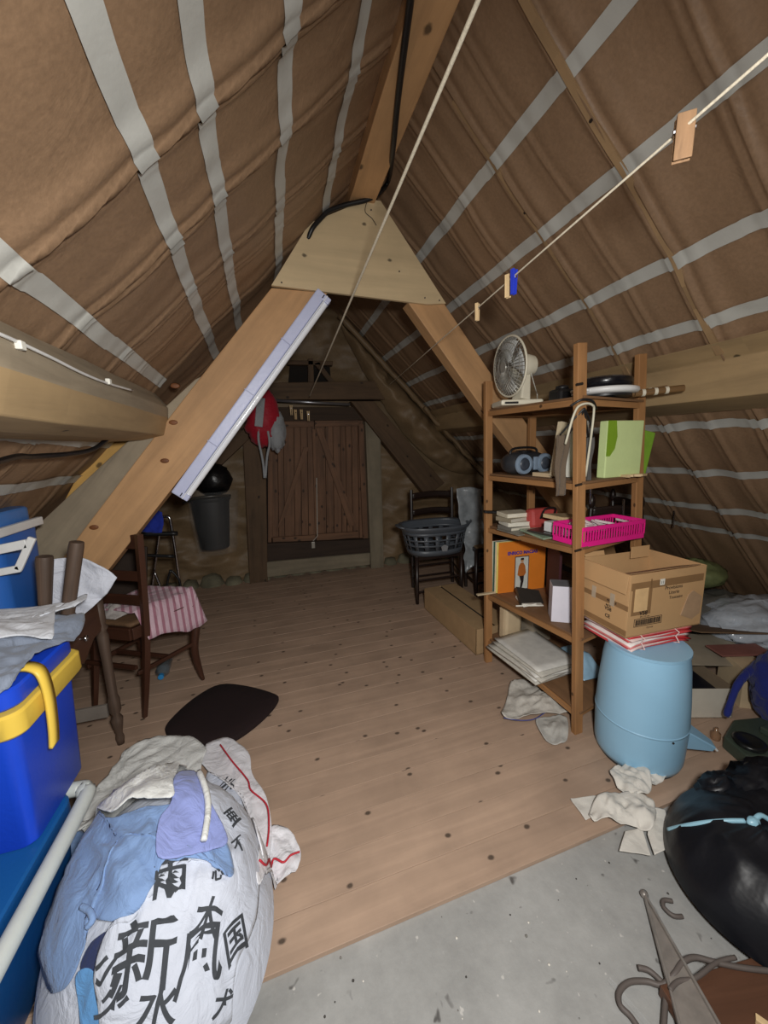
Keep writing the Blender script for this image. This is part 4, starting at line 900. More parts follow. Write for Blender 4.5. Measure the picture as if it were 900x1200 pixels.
# basin / dark seat beside
sb = thing('folding_chair', 'dark folded chair panel standing behind the mahogany chair', 'seat', at(160, 705, 2.7))
build(MB().beam(at(140, 640, 2.6), at(140, 700, 2.6), .3, .02, (0, 1, 0)), 'panel', plain('dark_panel', (52, 40, 32), .6), sb, bevel=.004)
# water bottle
wb_ = fl(190, 797); wt = thing('water_bottle', 'clear crumpled plastic water bottle with blue cap under the mahogany chair', 'bottle', wb_)
Mw = axis(wb_+Vector((-.01, .14, .042)), (.1, -1, 0))
build(MB(Mw).lathe([(0, -.02), (.03, -.018), (.038, 0), (.035, .03), (.038, .06), (.034, .09), (.037, .12), (.02, .15), (.012, .165)], 18, cap=False), 'bottle', plain('clear_plastic', (190, 205, 215), .1, .02, trans=.85), wt, smooth=True)
build(MB(Mw).lathe([(.015, .162), (.015, .182), (0, .183)], 16, cap=False), 'cap', plain('cap_blue', (40, 130, 190)), wt, smooth=True, angle=40)
# seat cushion on the floor
cpx = [(193, 853), (205, 836), (230, 815), (258, 801), (290, 803), (322, 812), (325, 820), (310, 838), (285, 858), (262, 869), (235, 870), (205, 862)]
cz_ = .03; CP = catmull([fl(x, y, cz_) for x, y in cpx], 4)
cc = sum(CP, Vector())/len(CP); mb = MB(); n_ = len(CP); vs = []
for (k_, z_) in ((.9, .0), (1, .008), (1, .024), (.96, .032), (.6, .036)): vs += [Vector((cc.x+(p.x-cc.x)*k_, cc.y+(p.y-cc.y)*k_, z_)) for p in CP]
fs = [tuple(range(n_))[::-1], tuple(range(4*n_, 5*n_))]+[(i*n_+j, i*n_+(j+1) % n_, (i+1)*n_+(j+1) % n_, (i+1)*n_+j) for i in range(4) for j in range(n_)]
mb.add(vs, fs, (1, 0, 0)); tag(build(mb, 'seat_cushion', plain('maroon_velvet', (27, 9, 11), .9, .08), smooth=True, angle=50), 'flat dark maroon velvet seat cushion lying on the floorboards', 'cushion')

# ================================================================== laundry pile
def dome(cx, cy, rx, ry, h, rot, p=2.4, q=.55):
    ca_, sa_ = math.cos(rot), math.sin(rot)
    def f(x, y):
        u = ((x-cx)*ca_+(y-cy)*sa_)/rx; v = (-(x-cx)*sa_+(y-cy)*ca_)/ry; r = math.sqrt(u*u+v*v)
        return h*max(0, 1-r**p)**q if r < 1 else 0
    return f
PH = dome(-.36, .93, .27, .36, .36, .3)
def ph(x, y): return PH(x, y)*(1+.05*nz(x*6, y*6, 1))
core = MB(); N_ = 64; vs = []
for r in range(1, 21):
    for k in range(N_):
        a = 2*math.pi*k/N_; u, v = .262*r/20*math.cos(a), .35*r/20*math.sin(a)
        x = -.36+u*math.cos(.3)-v*math.sin(.3); y = .93+u*math.sin(.3)+v*math.cos(.3); vs.append((x, y, max(.002, ph(x, y)-.004)))
vs.append((-.36, .93, ph(-.36, .93)-.004))
core.add(vs, [(20*N_, k, (k+1) % N_) for k in range(N_)]+[(r*N_+k, (r+1)*N_+k, (r+1)*N_+(k+1) % N_, r*N_+(k+1) % N_) for r in range(19) for k in range(N_)], (0, 0, 1))
def Z(pts): return [(x/2.368, 860+y/2.368) for x, y in pts]
def pile(pts, nm, mat, lab, off, fold, fs_, seed, dirn, kind='cloth', solid=.003, rings=22, k=5, h=None):
    h = h or ph
    W = [on(x, y, h, .5) for x, y in Z(pts)]
    return tag(build(drape([tuple(q[:2]) for q in W], h, off, fold, fs_, rings, k, True, seed, dirn), nm, mat, smooth=True, solid=solid), lab, kind, 'laundry heap on the floor')
tag(build(core, 'laundry_core', cloth_mat('sheet_pale', (196, 202, 216)), smooth=True), 'pale bedding making up the inside of the laundry heap', 'laundry', 'laundry heap on the floor')
CS = cloth_mat('sheet_white', (196, 202, 216)); CLB = cloth_mat('light_blue_cotton', (124, 152, 196)); CLI = cloth_mat('lilac_cotton', (140, 152, 208)); NV = cloth_mat('navy_cotton', (46, 56, 96)); PLW = cloth_mat('crinkled_white', (222, 224, 222), rough=.45); RW = cloth_mat('white_red', (226, 226, 232))
CBB = cloth_mat('mid_blue_cotton', (96, 150, 204))
pile([(215, 690), (255, 670), (290, 760), (300, 850), (235, 850), (220, 760)], 'blue_towel', CBB, 'mid-blue towel under the front of the laundry heap', .004, .01, 14, 1., 1.2, 'towel')
pile([(255, 590), (300, 565), (345, 580), (310, 640), (250, 690), (225, 660)], 'navy_garment', NV, 'small navy garment peeping out below the light blue shirt', .006, .01, 14, 2., 1.2, 'garment')
sheet_o = [(575, 130), (625, 150), (672, 200), (700, 260), (722, 330), (725, 420), (718, 520), (700, 590), (672, 650), (655, 720), (650, 780), (640, 840), (560, 880), (440, 890), (300, 870), (280, 800), (268, 700), (300, 590), (380, 540), (430, 450), (510, 380), (590, 380), (600, 250)]
SHEET = pile(sheet_o, 'printed_sheet', CS, 'white sheet printed with large black brush characters on the laundry heap', .010, .020, 13, 3., 1.25, 'sheet', rings=34, k=4)
RC1 = pile([(555, 75), (620, 28), (690, 70), (702, 130), (742, 200), (757, 290), (752, 360), (738, 385), (722, 320), (690, 240), (640, 165), (575, 120)], 'red_trimmed_cloth', RW, 'white cloth with red stitched edge along the right of the laundry heap', .026, .012, 14, 4., 1.9)
RC2 = pile([(740, 290), (800, 285), (836, 350), (822, 405), (770, 440), (725, 445), (715, 400), (725, 340)], 'red_trimmed_cloth', RW, 'scalloped end of a white red-edged cloth lying on the floor right of the heap', .012, .02, 16, 5., 2.2)
SHIRT = pile([(235, 300), (300, 275), (370, 258), (470, 240), (530, 245), (600, 290), (640, 350), (655, 420), (640, 440), (600, 400), (520, 390), (455, 410), (430, 470), (380, 550), (300, 570), (250, 540), (245, 620), (215, 700), (172, 755), (125, 700), (112, 600), (100, 500), (112, 430), (160, 370)], 'light_blue_shirt', CLB, 'light blue crumpled shirt sprawled over the left of the laundry heap', .020, .024, 12, 6., 2.2, 'shirt', rings=30, k=4)
LILAC = pile([(495, 168), (545, 150), (590, 240), (640, 345), (600, 375), (540, 392), (450, 405), (452, 300), (485, 240)], 'lilac_shirt', CLI, 'lilac-blue shirt panel on top of the laundry heap', .052, .010, 12, 7., 2.0, 'shirt')
pile([(400, 58), (460, 46), (530, 46), (578, 82), (565, 130), (495, 168), (492, 238), (430, 240), (380, 246), (300, 275), (230, 302), (170, 350), (178, 315), (250, 228), (320, 140), (360, 80)], 'crinkled_cover', PLW, 'crinkled off-white cover over the top left of the laundry heap', .054, .018, 15, 8., .6, rings=26)
pile([(130, 395), (150, 350), (205, 300), (222, 310), (180, 350), (152, 400), (138, 410)], 'white_hem', PLW, 'white hem of a garment poking out left of the light blue shirt', .036, .006, 12, 9., .9)
pile([(245, 200), (290, 182), (280, 215), (235, 240)], 'patterned_scarf', plain('navy_white_print', (80, 84, 120), .8, .7, 60), 'bit of navy and white patterned scarf behind the laundry heap', .02, .01, 14, 4., 1)
# seams on shirts (thin raised hems)
def seam(pts, nm, r, mat, off, lab, closed=False, par=None):
    P = catmull([on(x, y, ph, .5)+Vector((0, 0, off)) for x, y in Z(pts)], 6, closed)
    P = [Vector((p.x, p.y, ph(p.x, p.y)+off)) for p in P]
    return build(MB().tube(P, r, 6, closed), nm, mat, par, smooth=True, label=lab)
seam([(560, 165), (582, 230), (585, 290), (575, 365)], 'white_band', .008, PLW, .072, 'white band running down the panel', par=LILAC)
seam([(240, 540), (262, 555), (270, 580), (255, 600)], 'shirt_cuff', .006, CLB, .058, 'rolled cuff', par=SHIRT)
RED = plain('red_thread', (196, 44, 60), .7)
seam([(615, 60), (632, 85), (650, 110), (690, 160), (700, 190), (742, 230), (750, 290), (745, 350)], 'red_stitching', .003, RED, .054, 'red stitched edge line', par=RC1)
seam([(725, 390), (745, 400), (760, 385), (790, 390), (810, 370), (835, 360)], 'red_stitching', .003, RED, .046, 'red stitched scallops', par=RC2)
# brush characters printed on the sheet
def glyph(ch, x, y, size, rot, nm='brush_character'):
    c = on(*Z([(x, y)])[0], ph, .5)
    cu = bpy.data.curves.new(nm, 'FONT'); cu.body = ch; cu.size = size*.62; cu.offset = .0012; cu.align_x = 'CENTER'; cu.align_y = 'CENTER'
    ob = bpy.data.objects.new('tmp', cu); COL.objects.link(ob)
    me = bpy.data.meshes.new_from_object(ob.evaluated_get(bpy.context.evaluated_depsgraph_get())); COL.objects.unlink(ob); bpy.data.objects.remove(ob)
    import bmesh
    bm = bmesh.new(); bm.from_mesh(me)
    bmesh.ops.triangulate(bm, faces=bm.faces)
    for _ in range(2):
        bmesh.ops.subdivide_edges(bm, edges=[e for e in bm.edges if e.calc_length() > .012], cuts=1); bmesh.ops.triangulate(bm, faces=bm.faces)
    M = Matrix.Rotation(rot, 2); V = []
    gx = (ph(c.x+.02, c.y)-ph(c.x-.02, c.y))/.04; gy = (ph(c.x, c.y+.02)-ph(c.x, c.y-.02))/.04
    s_ = 1/math.sqrt(1+gx*gx+gy*gy)
    L = math.hypot(gx, gy) or 1; ex_, ey_ = gx/L, gy/L
    for v in bm.verts:
        q = M @ v.co.xy; a = q.x*ex_+q.y*ey_; q = Vector((q.x-ex_*a*(1-s_), q.y-ey_*a*(1-s_)))
        X_, Y_ = c.x+q.x, c.y+q.y
        V.append((X_, Y_, ph(X_, Y_)))
    fcs = [tuple(w.index for w in f.verts) for f in bm.faces]; bm.free()
    return V, fcs
INKC = plain('cloth_ink', (58, 62, 68), .85, .1)
def sheet_top(x, y):
    dx, dy = math.cos(1.25), math.sin(1.25); a, b = x*dx+y*dy, -x*dy+y*dx; fs_ = 13
    f = 1-2*abs(nz(a*fs_/3+3., b*fs_, 3.))+.45*nz(x*fs_*2.3, y*fs_*2.3, 8.)
    f += .55*(1-2.6*abs(nz(a*fs_*.9+3, b*fs_*2.1, 12.)))
    return ph(x, y)+.010+.020*(f+.9)*.6
GL_ = [('手', 640, 165, .10, 1.2), ('亜', 650, 255, .09, 1.3), ('不', 668, 340, .08, 1.1), ('雨', 478, 440, .12, .5), ('木', 578, 558, .11, .15), ('新', 405, 660, .19, .35), ('風', 560, 660, .16, .45), ('国', 660, 610, .11, 1.0), ('小', 305, 705, .08, -.4), ('心', 610, 430, .05, .6), ('水', 440, 800, .12, .2), ('火', 320, 800, .09, -.2), ('犬', 625, 790, .07, .4)]
for q, (ch, x, y, s_, r_) in enumerate(GL_[:]):
    V, fcs = glyph(ch, x, y, s_, r_-.35)
    V = [(a, b, sheet_top(a, b)+.0065) for a, b, c in V]
    if V and fcs: build(MB().add(V, fcs, (1, 0, 0)), 'brush_character', INKC, SHEET)
# ================================================================== batten light on the left truss leg
l0, l1 = at(379, 347, TY), at(211, 581, TY)
ld = (l1-l0).normalized(); ln = Vector((ld.z, 0, -ld.x)).normalized()
if ln.x < 0: ln = -ln
lt_ = thing('batten_light', 'long white fluorescent batten light fixed under the left truss leg', 'ceiling light', l0)
LB = plain('lamp_body', (196, 202, 232), .35, .03); LT = plain('lamp_tube', (235, 238, 245), .15, .02)
oY = Vector((0, -.012, 0))
build(MB().beam(l0-ln*.012+oY, l1-ln*.012+oY, .05, .05, ln), 'body', LB, lt_, bevel=.006)
build(MB().tube([l0+ln*.026+ld*.03+oY, l1+ln*.026-ld*.03+oY], .016, 16), 'tube', LT, lt_, smooth=True, angle=40)
build(MB().beam(l0+ln*.018+oY, l1+ln*.018+oY, .054, .006, ln), 'reflector', plain('lamp_reflector', (225, 228, 236), .3, .03), lt_, bevel=.002)
for p, s_ in ((l0, 1), (l1, -1)): build(MB().beam(p+ln*.02+oY, p+ln*.02+ld*s_*.03+oY, .05, .045, ln), 'end_cap', LB, lt_, bevel=.005)
for f_ in (.25, .5, .75): p = l0.lerp(l1, f_); build(MB().beam(p-ln*.012+oY, p-ln*.012+ld*.005+oY, .054, .054, ln), 'clip', plain('lamp_clip', (165, 170, 200), .4), lt_)

# ================================================================== washing lines and pegs
def proj(p):
    c = ROT.T @ (np.array(p)-CAM); return 450+F*c[0]/-c[2], 600-F*c[1]/-c[2]
ROPE = plain('rope_cream', (222, 212, 190), .8, .15, 200, .0006, 300)
def line(p0, p1, sag, r, lab, nm='washing_line'):
    P = [p0.lerp(p1, i/40)-Vector((0, 0, sag*4*(i/40)*(1-i/40))) for i in range(41)]
    return tag(build(MB().tube(P, r, 8), nm, ROPE, smooth=True), lab, 'washing line'), P
ra0, ra1 = at(560, 0, .70), at(362, 466, 3.72)
raX = ra0+(ra0-ra1)*.14
line(raX, ra1, .004, .0046, 'thick cream washing line running from above the camera down to the gable door')
rb0, rb1 = at(900, 64, .36), at(455, 452, 3.6)
rbX = rb0+(rb0-rb1)*.1
_, RB = line(rbX, rb1, .0, .0021, 'thin washing line crossing from the upper right to the gable, carrying pegs')
def along(P, x):
    return min((P[i].lerp(P[i+1], t/10) for i in range(len(P)-1) for t in range(10)), key=lambda p: abs(proj(p)[0]-x))
PW = wood('peg_timber', (222, 192, 146), .8, .6, 10, 120); PB_ = plain('peg_blue', (40, 60, 190), .35)
def peg(c, sz, rot, lab, mat, wd=.011, grp=None):
    t = thing('clothes_peg', lab, 'clothes peg', c, grp)
    M = Matrix.Translation(c) @ Matrix.Rotation(rot, 4, 'Z')
    for s_ in (-1, 1): build(MB(M).prism([(s_*.002, -wd/2, .25*sz), (s_*.010*sz/.07, -wd/2, .27*sz), (s_*.007*sz/.07, -wd/2, -.73*sz), (s_*.003, -wd/2, -.73*sz)], (0, wd, 0)), 'peg_leg', mat, t, bevel=.001)
    build(MB(M).tube([(0, -wd/2-.002, -.05*sz), (0, wd/2+.002, -.05*sz)], .0045*sz/.07, 8), 'spring', CHROME, t); return t
p = along(RB, 803); peg(p, .056, .9, 'big weathered wooden clothes peg on the thin line at the upper right', wood('peg_old', (150, 116, 84), .6, .7, 10, 90), .022)
p = along(RB, 596); peg(p, .060, .5, 'wooden clothes peg on the thin line, touching the blue one above the fan', PW, .014)
p = along(RB, 602); peg(p, .064, .3, 'blue plastic clothes peg on the thin line above the fan', PB_, .012)
p = along(RB, 559); peg(p, .056, .6, 'single wooden clothes peg on the thin line, left of the fan', PW, .012)
# metal rail with pegs near the door
tag(build(MB().tube([at(318, 469, 3.6), at(410, 474, 3.6)], .013, 12), 'hanging_rail', plain('steel_rail', (170, 172, 178), .3, .05, metal=.8), smooth=True), 'horizontal steel tube hanging in front of the lintel over the door', 'rail')
for q, (x, y, r_) in enumerate(((341, 478, .1), (346, 483, .5), (353, 483, .3), (361, 485, 0))):
    c_ = at(x, y, 3.66); peg(c_, .09, r_, ['leftmost of the four pegs hanging under the rail by the door', 'second from left of the pegs hanging under the rail by the door', 'third from left of the pegs hanging under the rail by the door', 'rightmost and broadest of the pegs under the rail, at the end of the thick line'][q], PW, [.016, .016, .018, .05][q], 'pegs by the gable door')

# ================================================================== cables
def cable(pts, r, nm, mat, lab, k=6, n=8): return tag(build(MB().tube(catmull(pts, k, False), r, n), nm, mat, smooth=True), lab, 'cable')
BC = plain('black_cable', (22, 22, 24), .4, .05)
cable([at(486, -60, 1.0), fl(481, 0, 2.436), fl(474, 55, 2.432), fl(466, 120, 2.434), fl(460, 180, 2.43), at(455, 212, 1.94), at(444, 226, 1.93), at(430, 234, 1.94), at(405, 240, 1.95), at(386, 247, 1.95), at(375, 257, 1.95), at(366, 268, 1.95), at(361, 280, 1.97)], .0105, 'black_conduit', BC, 'thick black cable along the ridge beam, looping down over the plywood gusset')
cable([at(430, 236, 1.95), at(428, 248, 1.955), at(436, 256, 1.955), at(441, 264, 1.955)], .0015, 'thin_wire', BC, 'two thin stray wires curling on the face of the gusset')
cable([Vector((-.62, .55, 1.18)), at(0, 540, 1.25), at(40, 535, 1.45), at(80, 532, 1.6), at(110, 526, 1.72), at(130, 511, 1.8), at(150, 499, 1.9), at(168, 489, 1.96), at(176, 494, 1.965), at(172, 500, 1.965)], .0085, 'black_cable', BC, 'black cable swinging from the left edge up to the end of the left purlin')
cable([Vector((-.434, y_, 1.503+.006*math.sin(y_*9))) for y_ in (.45, .7, .85, 1.0, 1.15, 1.3, 1.5)], .0035, 'white_cable', plain('white_cable', (220, 220, 218), .35), 'thin white cable clipped along the edge of the left purlin')
for y_ in (.9, 1.3): tag(build(MB(Matrix.Translation((-.432, y_, 1.503))).box(-.006, .006, -.008, .008, -.008, .008), 'cable_clip', CARD, bevel=.002), 'small white cable clip nailed to the left purlin', 'cable clip', 'clips on the left purlin')
jb = at(178, 487, 1.955); tag(build(MB(Matrix.Translation(jb)).box(-.02, .02, -.012, .012, -.014, .014), 'junction_box', plain('grey_metal', (170, 172, 172), .4, .1, metal=.4), bevel=.004), 'small grey junction box where the left purlin meets the truss leg', 'junction box')

# ================================================================== bags hanging near the door
rb = thing('red_bag', 'red and white nylon bag with dangling straps hanging left of the door', 'bag', at(312, 500, 3.5))
def blob(c, rx, ry, rz, amp=.15, fs_=3, seed=0, nu=24, nv=18, p=1.0):
    def f(u, v):
        a = 2*math.pi*u; b = math.pi*(v-.5); d = Vector((math.cos(a)*math.cos(b), math.sin(a)*math.cos(b), math.sin(b)))
        k = 1+amp*(1-2*abs(nz(d.x*fs_, d.y*fs_, d.z*fs_+seed)))+amp*.4*nz(d.x*fs_*3, d.y*fs_*3, d.z*fs_*3+seed)
        return Vector((c[0]+rx*d.x*k, c[1]+ry*d.y*k, c[2]+rz*d.z*k))
    return MB().grid(f, nu, nv, (0, 0, 1))
c_ = at(307, 488, 3.5); REDN = cloth_mat('red_nylon', (176, 34, 52), .5); WHN = cloth_mat('white_nylon', (160, 164, 168), .5)
build(blob(c_, .13, .09, .21, .3, 3.5, 1), 'red_body', REDN, rb, smooth=True)
build(blob(at(323, 504, 3.50), .075, .08, .17, .2, 4, 4), 'white_side', WHN, rb, smooth=True)
build(MB().beam(at(306, 466, 3.40), at(303, 500, 3.385), .065, .012, (0, 1, 0)), 'white_panel', WHN, rb, bevel=.004)
for pts in ([(304, 500), (303, 515), (308, 540), (310, 560)], [(314, 505), (316, 520), (313, 535), (311, 560)]): build(MB().tube(catmull([at(x, y, 3.42) for x, y in pts], 5, False), .011, 6), 'strap', WHN, rb, smooth=True)
build(MB().tube([at(312, 462, 3.5), at(316, 450, 3.6)], .008, 6), 'hanging_loop', WHN, rb)
# black bin in clear plastic, black sack above
bn = thing('hanging_bin', 'black tapered bin in clear plastic hanging on the gable wall left of the door', 'bin', at(249, 610, 3.55))
bc_ = at(249, 610, 3.55); tz, bz = at(249, 583, 3.55).z, at(249, 642, 3.55).z
Mn = Matrix.Translation((bc_.x, 3.55, 0))
build(MB(Mn).lathe([(.115, bz), (.12, bz+.01), (.155, tz-.03), (.158, tz-.03), (.17, tz-.012), (.17, tz), (.15, tz)], 4*6, 1, .75), 'body', plain('bin_black', (16, 16, 18), .5), bn, smooth=True, angle=40)
FILM = plain('clear_film', (210, 214, 216), .12, .02, alpha=.07, bump=.001, bscale=18)
def film(u, v):
    a = 2*math.pi*u; z = bz-.04+(tz+.06-bz+.04)*v; r = .15+.05*v; r *= 1+.12*(1-2*abs(nz(math.cos(a)*2.5, math.sin(a)*2.5, z*5)))
    return Vector((bc_.x+.02+r*math.cos(a), 3.55+r*.8*math.sin(a), z))
build(MB().grid(film, 40, 18, (0, 0, 1)), 'plastic_cover', FILM, bn, smooth=True)
build(MB().tube(catmull([Vector((bc_.x-.19, 3.45, tz-.02)), Vector((bc_.x-.1, 3.38, tz+.02)), Vector((bc_.x+.05, 3.38, tz+.03)), Vector((bc_.x+.18, 3.44, tz+.02))], 5, False), .012, 6), 'rolled_rim', plain('dark_bag_rim', (70, 68, 64), .3), bn, smooth=True)
c_ = at(250, 562, 3.62); SACK = plain('black_sack', (20, 20, 22), .3, .1, bump=.004, bscale=25)
tag(build(blob(c_, .14, .10, .13, .16, 3, 8), 'black_sack', SACK, smooth=True), 'small black plastic sack hanging above the black bin on the gable wall', 'sack')

# ================================================================== ladder-back chairs
EB = wood('ebonised_wood', (44, 32, 28), .6, .35, 1.6, 24, 0, 4, .2)
def ladder_chair(name, lab, bl, br_, fl_, fr_, seat, htop, slats, mat, rung=(.12, .26), posts=(1, 1, 1, 1), turned=False, seatm=None):
    t = thing(name, lab, 'chair', (bl+br_+fl_+fr_)/4)
    U = Vector((0, 0, 1)); lean = ((bl+br_)/2-(fl_+fr_)/2).normalized()*.05
    prof = lambda p, q: MB().tube([p.lerp(q, f) for f in (0, .3, .55, .9, .915, .93, .955, .98, 1)], [.015, .018, .018, .016, .011, .018, .02, .016, .004], 10) if turned else MB().tube([p, p.lerp(q, .5), q], [.016, .018, .015], 8)
    for p, on_ in ((bl, posts[0]), (br_, posts[1])):
        if on_: build(prof(p, p+U*htop+lean), 'back_post', mat, t, smooth=True, angle=40)
    for p, on_ in ((fl_, posts[2]), (fr_, posts[3])):
        if on_: build(MB().tube([p, p+U*.1, p+U*seat], [.014, .017, .018], 8), 'leg', mat, t, smooth=True)
    for a, b in ((fl_, fr_), (bl, br_), (bl, fl_), (br_, fr_)):
        for z in rung: build(MB().tube([a+U*z, b+U*z], .009, 6), 'rung', mat, t)
        build(MB().beam(a+U*(seat-.01), b+U*(seat-.01), .02, .035), 'seat_rail', mat, t, bevel=.003)
    P = [bl, br_, fr_, fl_]
    build(MB().prism([p+U*(seat+.002) for p in P], (0, 0, .018)), 'seat', seatm or wood('rush_pale', (140, 116, 84), .6, .8, 8, 60), t, bevel=.006)
    for z in slats:
        k = z/htop; o = lean*k
        build(MB().grid(lambda u, v: bl.lerp(br_, .5+(u-.5)*1.0)+U*(z+(v-.5)*.055*(1-.0*u)+.012*math.sin(u*math.pi))+o+lean.normalized()*.02*math.sin(u*math.pi), 12, 3), 'back_slat', mat, t, smooth=True, solid=.01)
    return t
V3 = Vector
ladder_chair('ladder_back_chair', 'dark ladder-back chair near the gable carrying the grey laundry basket', V3((1.16, 3.10, 0)), V3((1.56, 3.10, 0)), V3((1.06, 2.74, 0)), V3((1.46, 2.74, 0)), .40, .90, (.84, .69, .55), EB, (.10, .2))
# grey laundry basket
lk_c = V3((1.24, 2.80, .423)); LG = plain('charcoal_plastic', (84, 90, 98), .4, .05, spec=.6)
lk = thing('laundry_basket', 'grey slotted plastic laundry basket standing on the ladder-back chair', 'basket', lk_c)
Ml_ = Matrix.Translation(lk_c)
def rr(a, A, B): 
    c, s_ = math.cos(a), math.sin(a); k = (abs(c)**2.6+abs(s_)**2.6)**(-1/2.6); return A*c*k, B*s_*k
bkz = [(0, .215, .15), (.012, .225, .158), (.05, .235, .165)]
def bring(z): t = z/.235; return .222+.055*t, .155+.03*t
mb = MB(Ml_); n_ = 72
def band(z0, z1, mb):
    vs = []
    for z in (z0, z1):
        A, B = bring(z)
        for k in range(n_): x, y = rr(2*math.pi*k/n_, A, B); vs.append((x, y, z))
    mb.add(vs, [(k, (k+1) % n_, n_+(k+1) % n_, n_+k) for k in range(n_)], (1, 0, 0))
for z0, z1 in ((0, .045), (.075, .09), (.12, .135), (.165, .19)): band(z0, z1, mb)
for k in range(0, n_, 4):
    vs = []
    for z in (.04, .17):
        A, B = bring(z)
        for kk in (k-.8, k+.8): x, y = rr(2*math.pi*kk/n_, A, B); vs.append((x, y, z))
    mb.add(vs, [(0, 1, 3, 2)], (0, 0, 1))
build(mb, 'slotted_wall', LG, lk, smooth=True, solid=.003)
A, B = bring(.0); build(MB(Ml_).add([(*rr(2*math.pi*k/n_, A, B), .001) for k in range(n_)], [tuple(range(n_))], (1, 0, 0)), 'bottom', LG, lk)
A, B = bring(.235); vs = []
for (dz, e) in ((-.045, -.008), (-.02, .012), (0, .022), (.004, .01), (-.004, -.006)):
    for k in range(n_): x, y = rr(2*math.pi*k/n_, A+e, B+e); vs.append((x, y, .235+dz))
build(MB(Ml_).add(vs, [(i*n_+k, i*n_+(k+1) % n_, (i+1)*n_+(k+1) % n_, (i+1)*n_+k) for i in range(4) for k in range(n_)], (1, 0, 0)), 'rim', LG, lk, smooth=True)
for s_ in (-1, 1): build(MB(Ml_).tube(catmull([(s_*.27, -.07, .225), (s_*.315, -.05, .235), (s_*.315, .05, .235), (s_*.27, .07, .225)], 4, False), .009, 6), 'handle', LG, lk, smooth=True)
build(MB(Ml_ @ Matrix.Translation((.01, -.178, .05))).prism([(-.03, 0, .03), (0, 0, .045), (.03, 0, .03), (.02, 0, -.01), (-.02, 0, -.01)], (0, -.006, 0)), 'maker_badge', plain('pale_badge', (140, 142, 146), .4), lk, bevel=.002)
# plastic sheet hanging behind and second dark chair
cloth_px([[(536, 573), (552, 571), (566, 574)], [(538, 600), (556, 602), (567, 604)], [(546, 630), (556, 632), (568, 636)], [(545, 655), (553, 656), (566, 652)], [(547, 672), (553, 665), (560, 660)]], 2.75, 'plastic_sheet', plain('milky_plastic', (150, 156, 160), .25, .2, bump=.004, bscale=22), 'milky crumpled plastic sheet hanging beside the chair with the laundry basket', 'plastic sheet', .03, 6, 7)
ladder_chair('ladder_back_chair', 'black chair in the shadow just left of the shelf unit, behind the plastic sheet', V3((1.62, 2.95, 0)), V3((1.92, 3.0, 0)), V3((1.58, 2.70, 0)), V3((1.92, 2.70, 0)), .42, .85, (.78,), EB)
# chairs behind the shelves at the right, turned finials
ladder_chair('spindle_chair', 'black chair with turned finials behind the shelf, nearer the tall shelf posts', V3((1.85, 1.86, 0)), V3((2.14, 1.80, 0)), V3((1.88, 2.2, 0)), V3((2.18, 2.15, 0)), .45, .97, (.86, .70), EB, (.12, .26), turned=True)
cbl = at(805, 577, 1.72); cfr = at(851, 673, 1.55)
ladder_chair('spindle_chair', 'black chair with turned finials seen right of the cardboard carton', V3((2.17, 1.70, 0)), V3((2.28, 2.0, 0)), V3((2.36, 1.58, 0)), V3((2.47, 1.88, 0)), .47, .96, (.88, .72), EB, (.26, .36), turned=True)
tag(build(MB().beam(at(789, 618, 1.74), at(791, 582, 1.74), .012, .008, (0, 1, 0)), 'chrome_rod', CHROME, bevel=.002), 'short bright metal rod leaning between the black chair posts', 'rod')
tag(build(MB().beam(at(729, 618, 1.70), at(731, 585, 1.70), .012, .008, (0, 1, 0)), 'chrome_rod', CHROME, bevel=.002), 'short bright metal rod seen just right of the near shelf post', 'rod')

# ================================================================== right-hand clutter
GC = plain('grey_brown_card', (138, 120, 98), .8, .1); OFFW = plain('off_white_card', (206, 200, 186), .65, .06)
wc = thing('white_carton', 'open off-white carton on the floor behind the blue barrel, front panel facing us', 'box', (1.93, 1.18, 0))
Mq = Matrix.Translation((1.90, 1.17, 0)) @ Matrix.Rotation(-.32, 4, 'Z')
build(MB(Mq).box(-.24, .10, -.10, -.095, 0, .15), 'front_panel', OFFW, wc, bevel=.001)
build(MB(Mq).box(-.24, -.235, -.10, .16, 0, .15).box(.095, .10, -.10, .16, 0, .15).box(-.24, .10, .155, .16, 0, .15).box(-.24, .10, -.1, .16, 0, .004), 'carton', GC, wc)
build(MB(Mq).box(-.22, .07, -.07, .12, .08, .11), 'dark_contents', plain('black_contents', (22, 24, 34), .3), wc, bevel=.006)
build(MB(Mq @ Matrix.Translation((-.06, .1, .16)) @ Matrix.Rotation(.5, 4, 'X')).box(-.18, .16, -.005, .12, 0, .004), 'raised_flap', GC, wc)
slab('tan_box', 'tan cardboard box standing on end in front of the blue cloth bag', 'box', (2.17, 1.13, 0), (.12, .18, .20), -.5, mat=plain('tan_card', (206, 184, 150), .7, .06))
slab('brown_box', 'brown cardboard box half hidden behind the blue barrel', 'box', (1.98, 1.48, 0), (.28, .2, .20), -.2, mat=GC)
slab('flat_cardboard', 'large flattened brown cardboard sheet sloping over the boxes at the right', 'cardboard', (2.24, 1.36, .25), (.42, .34, .006), -.2, rx=-.30, ry=.10, mat=plain('brown_sheet', (122, 98, 74), .8, .1))
slab('flat_cardboard', 'pale grey cardboard sheet lying below the large brown one at the right', 'cardboard', (2.06, 1.30, .19), (.52, .26, .005), -.3, rx=.12, ry=.04, mat=plain('grey_sheet', (158, 148, 130), .8, .08))
slab('red_folder', 'flat folder with a red edge lying among the cardboard at the right', 'folder', (2.2, 1.18, .22), (.26, .10, .008), -.28, mat=plain('red_edge', (140, 92, 84), .6))
slab('green_packet', 'green packet lying on the cardboard right of the carton', 'packet', at(838, 728, 1.50), (.14, .07, .03), -.4, mat=plain('olive_green', (110, 140, 56), .5), bev=.01)
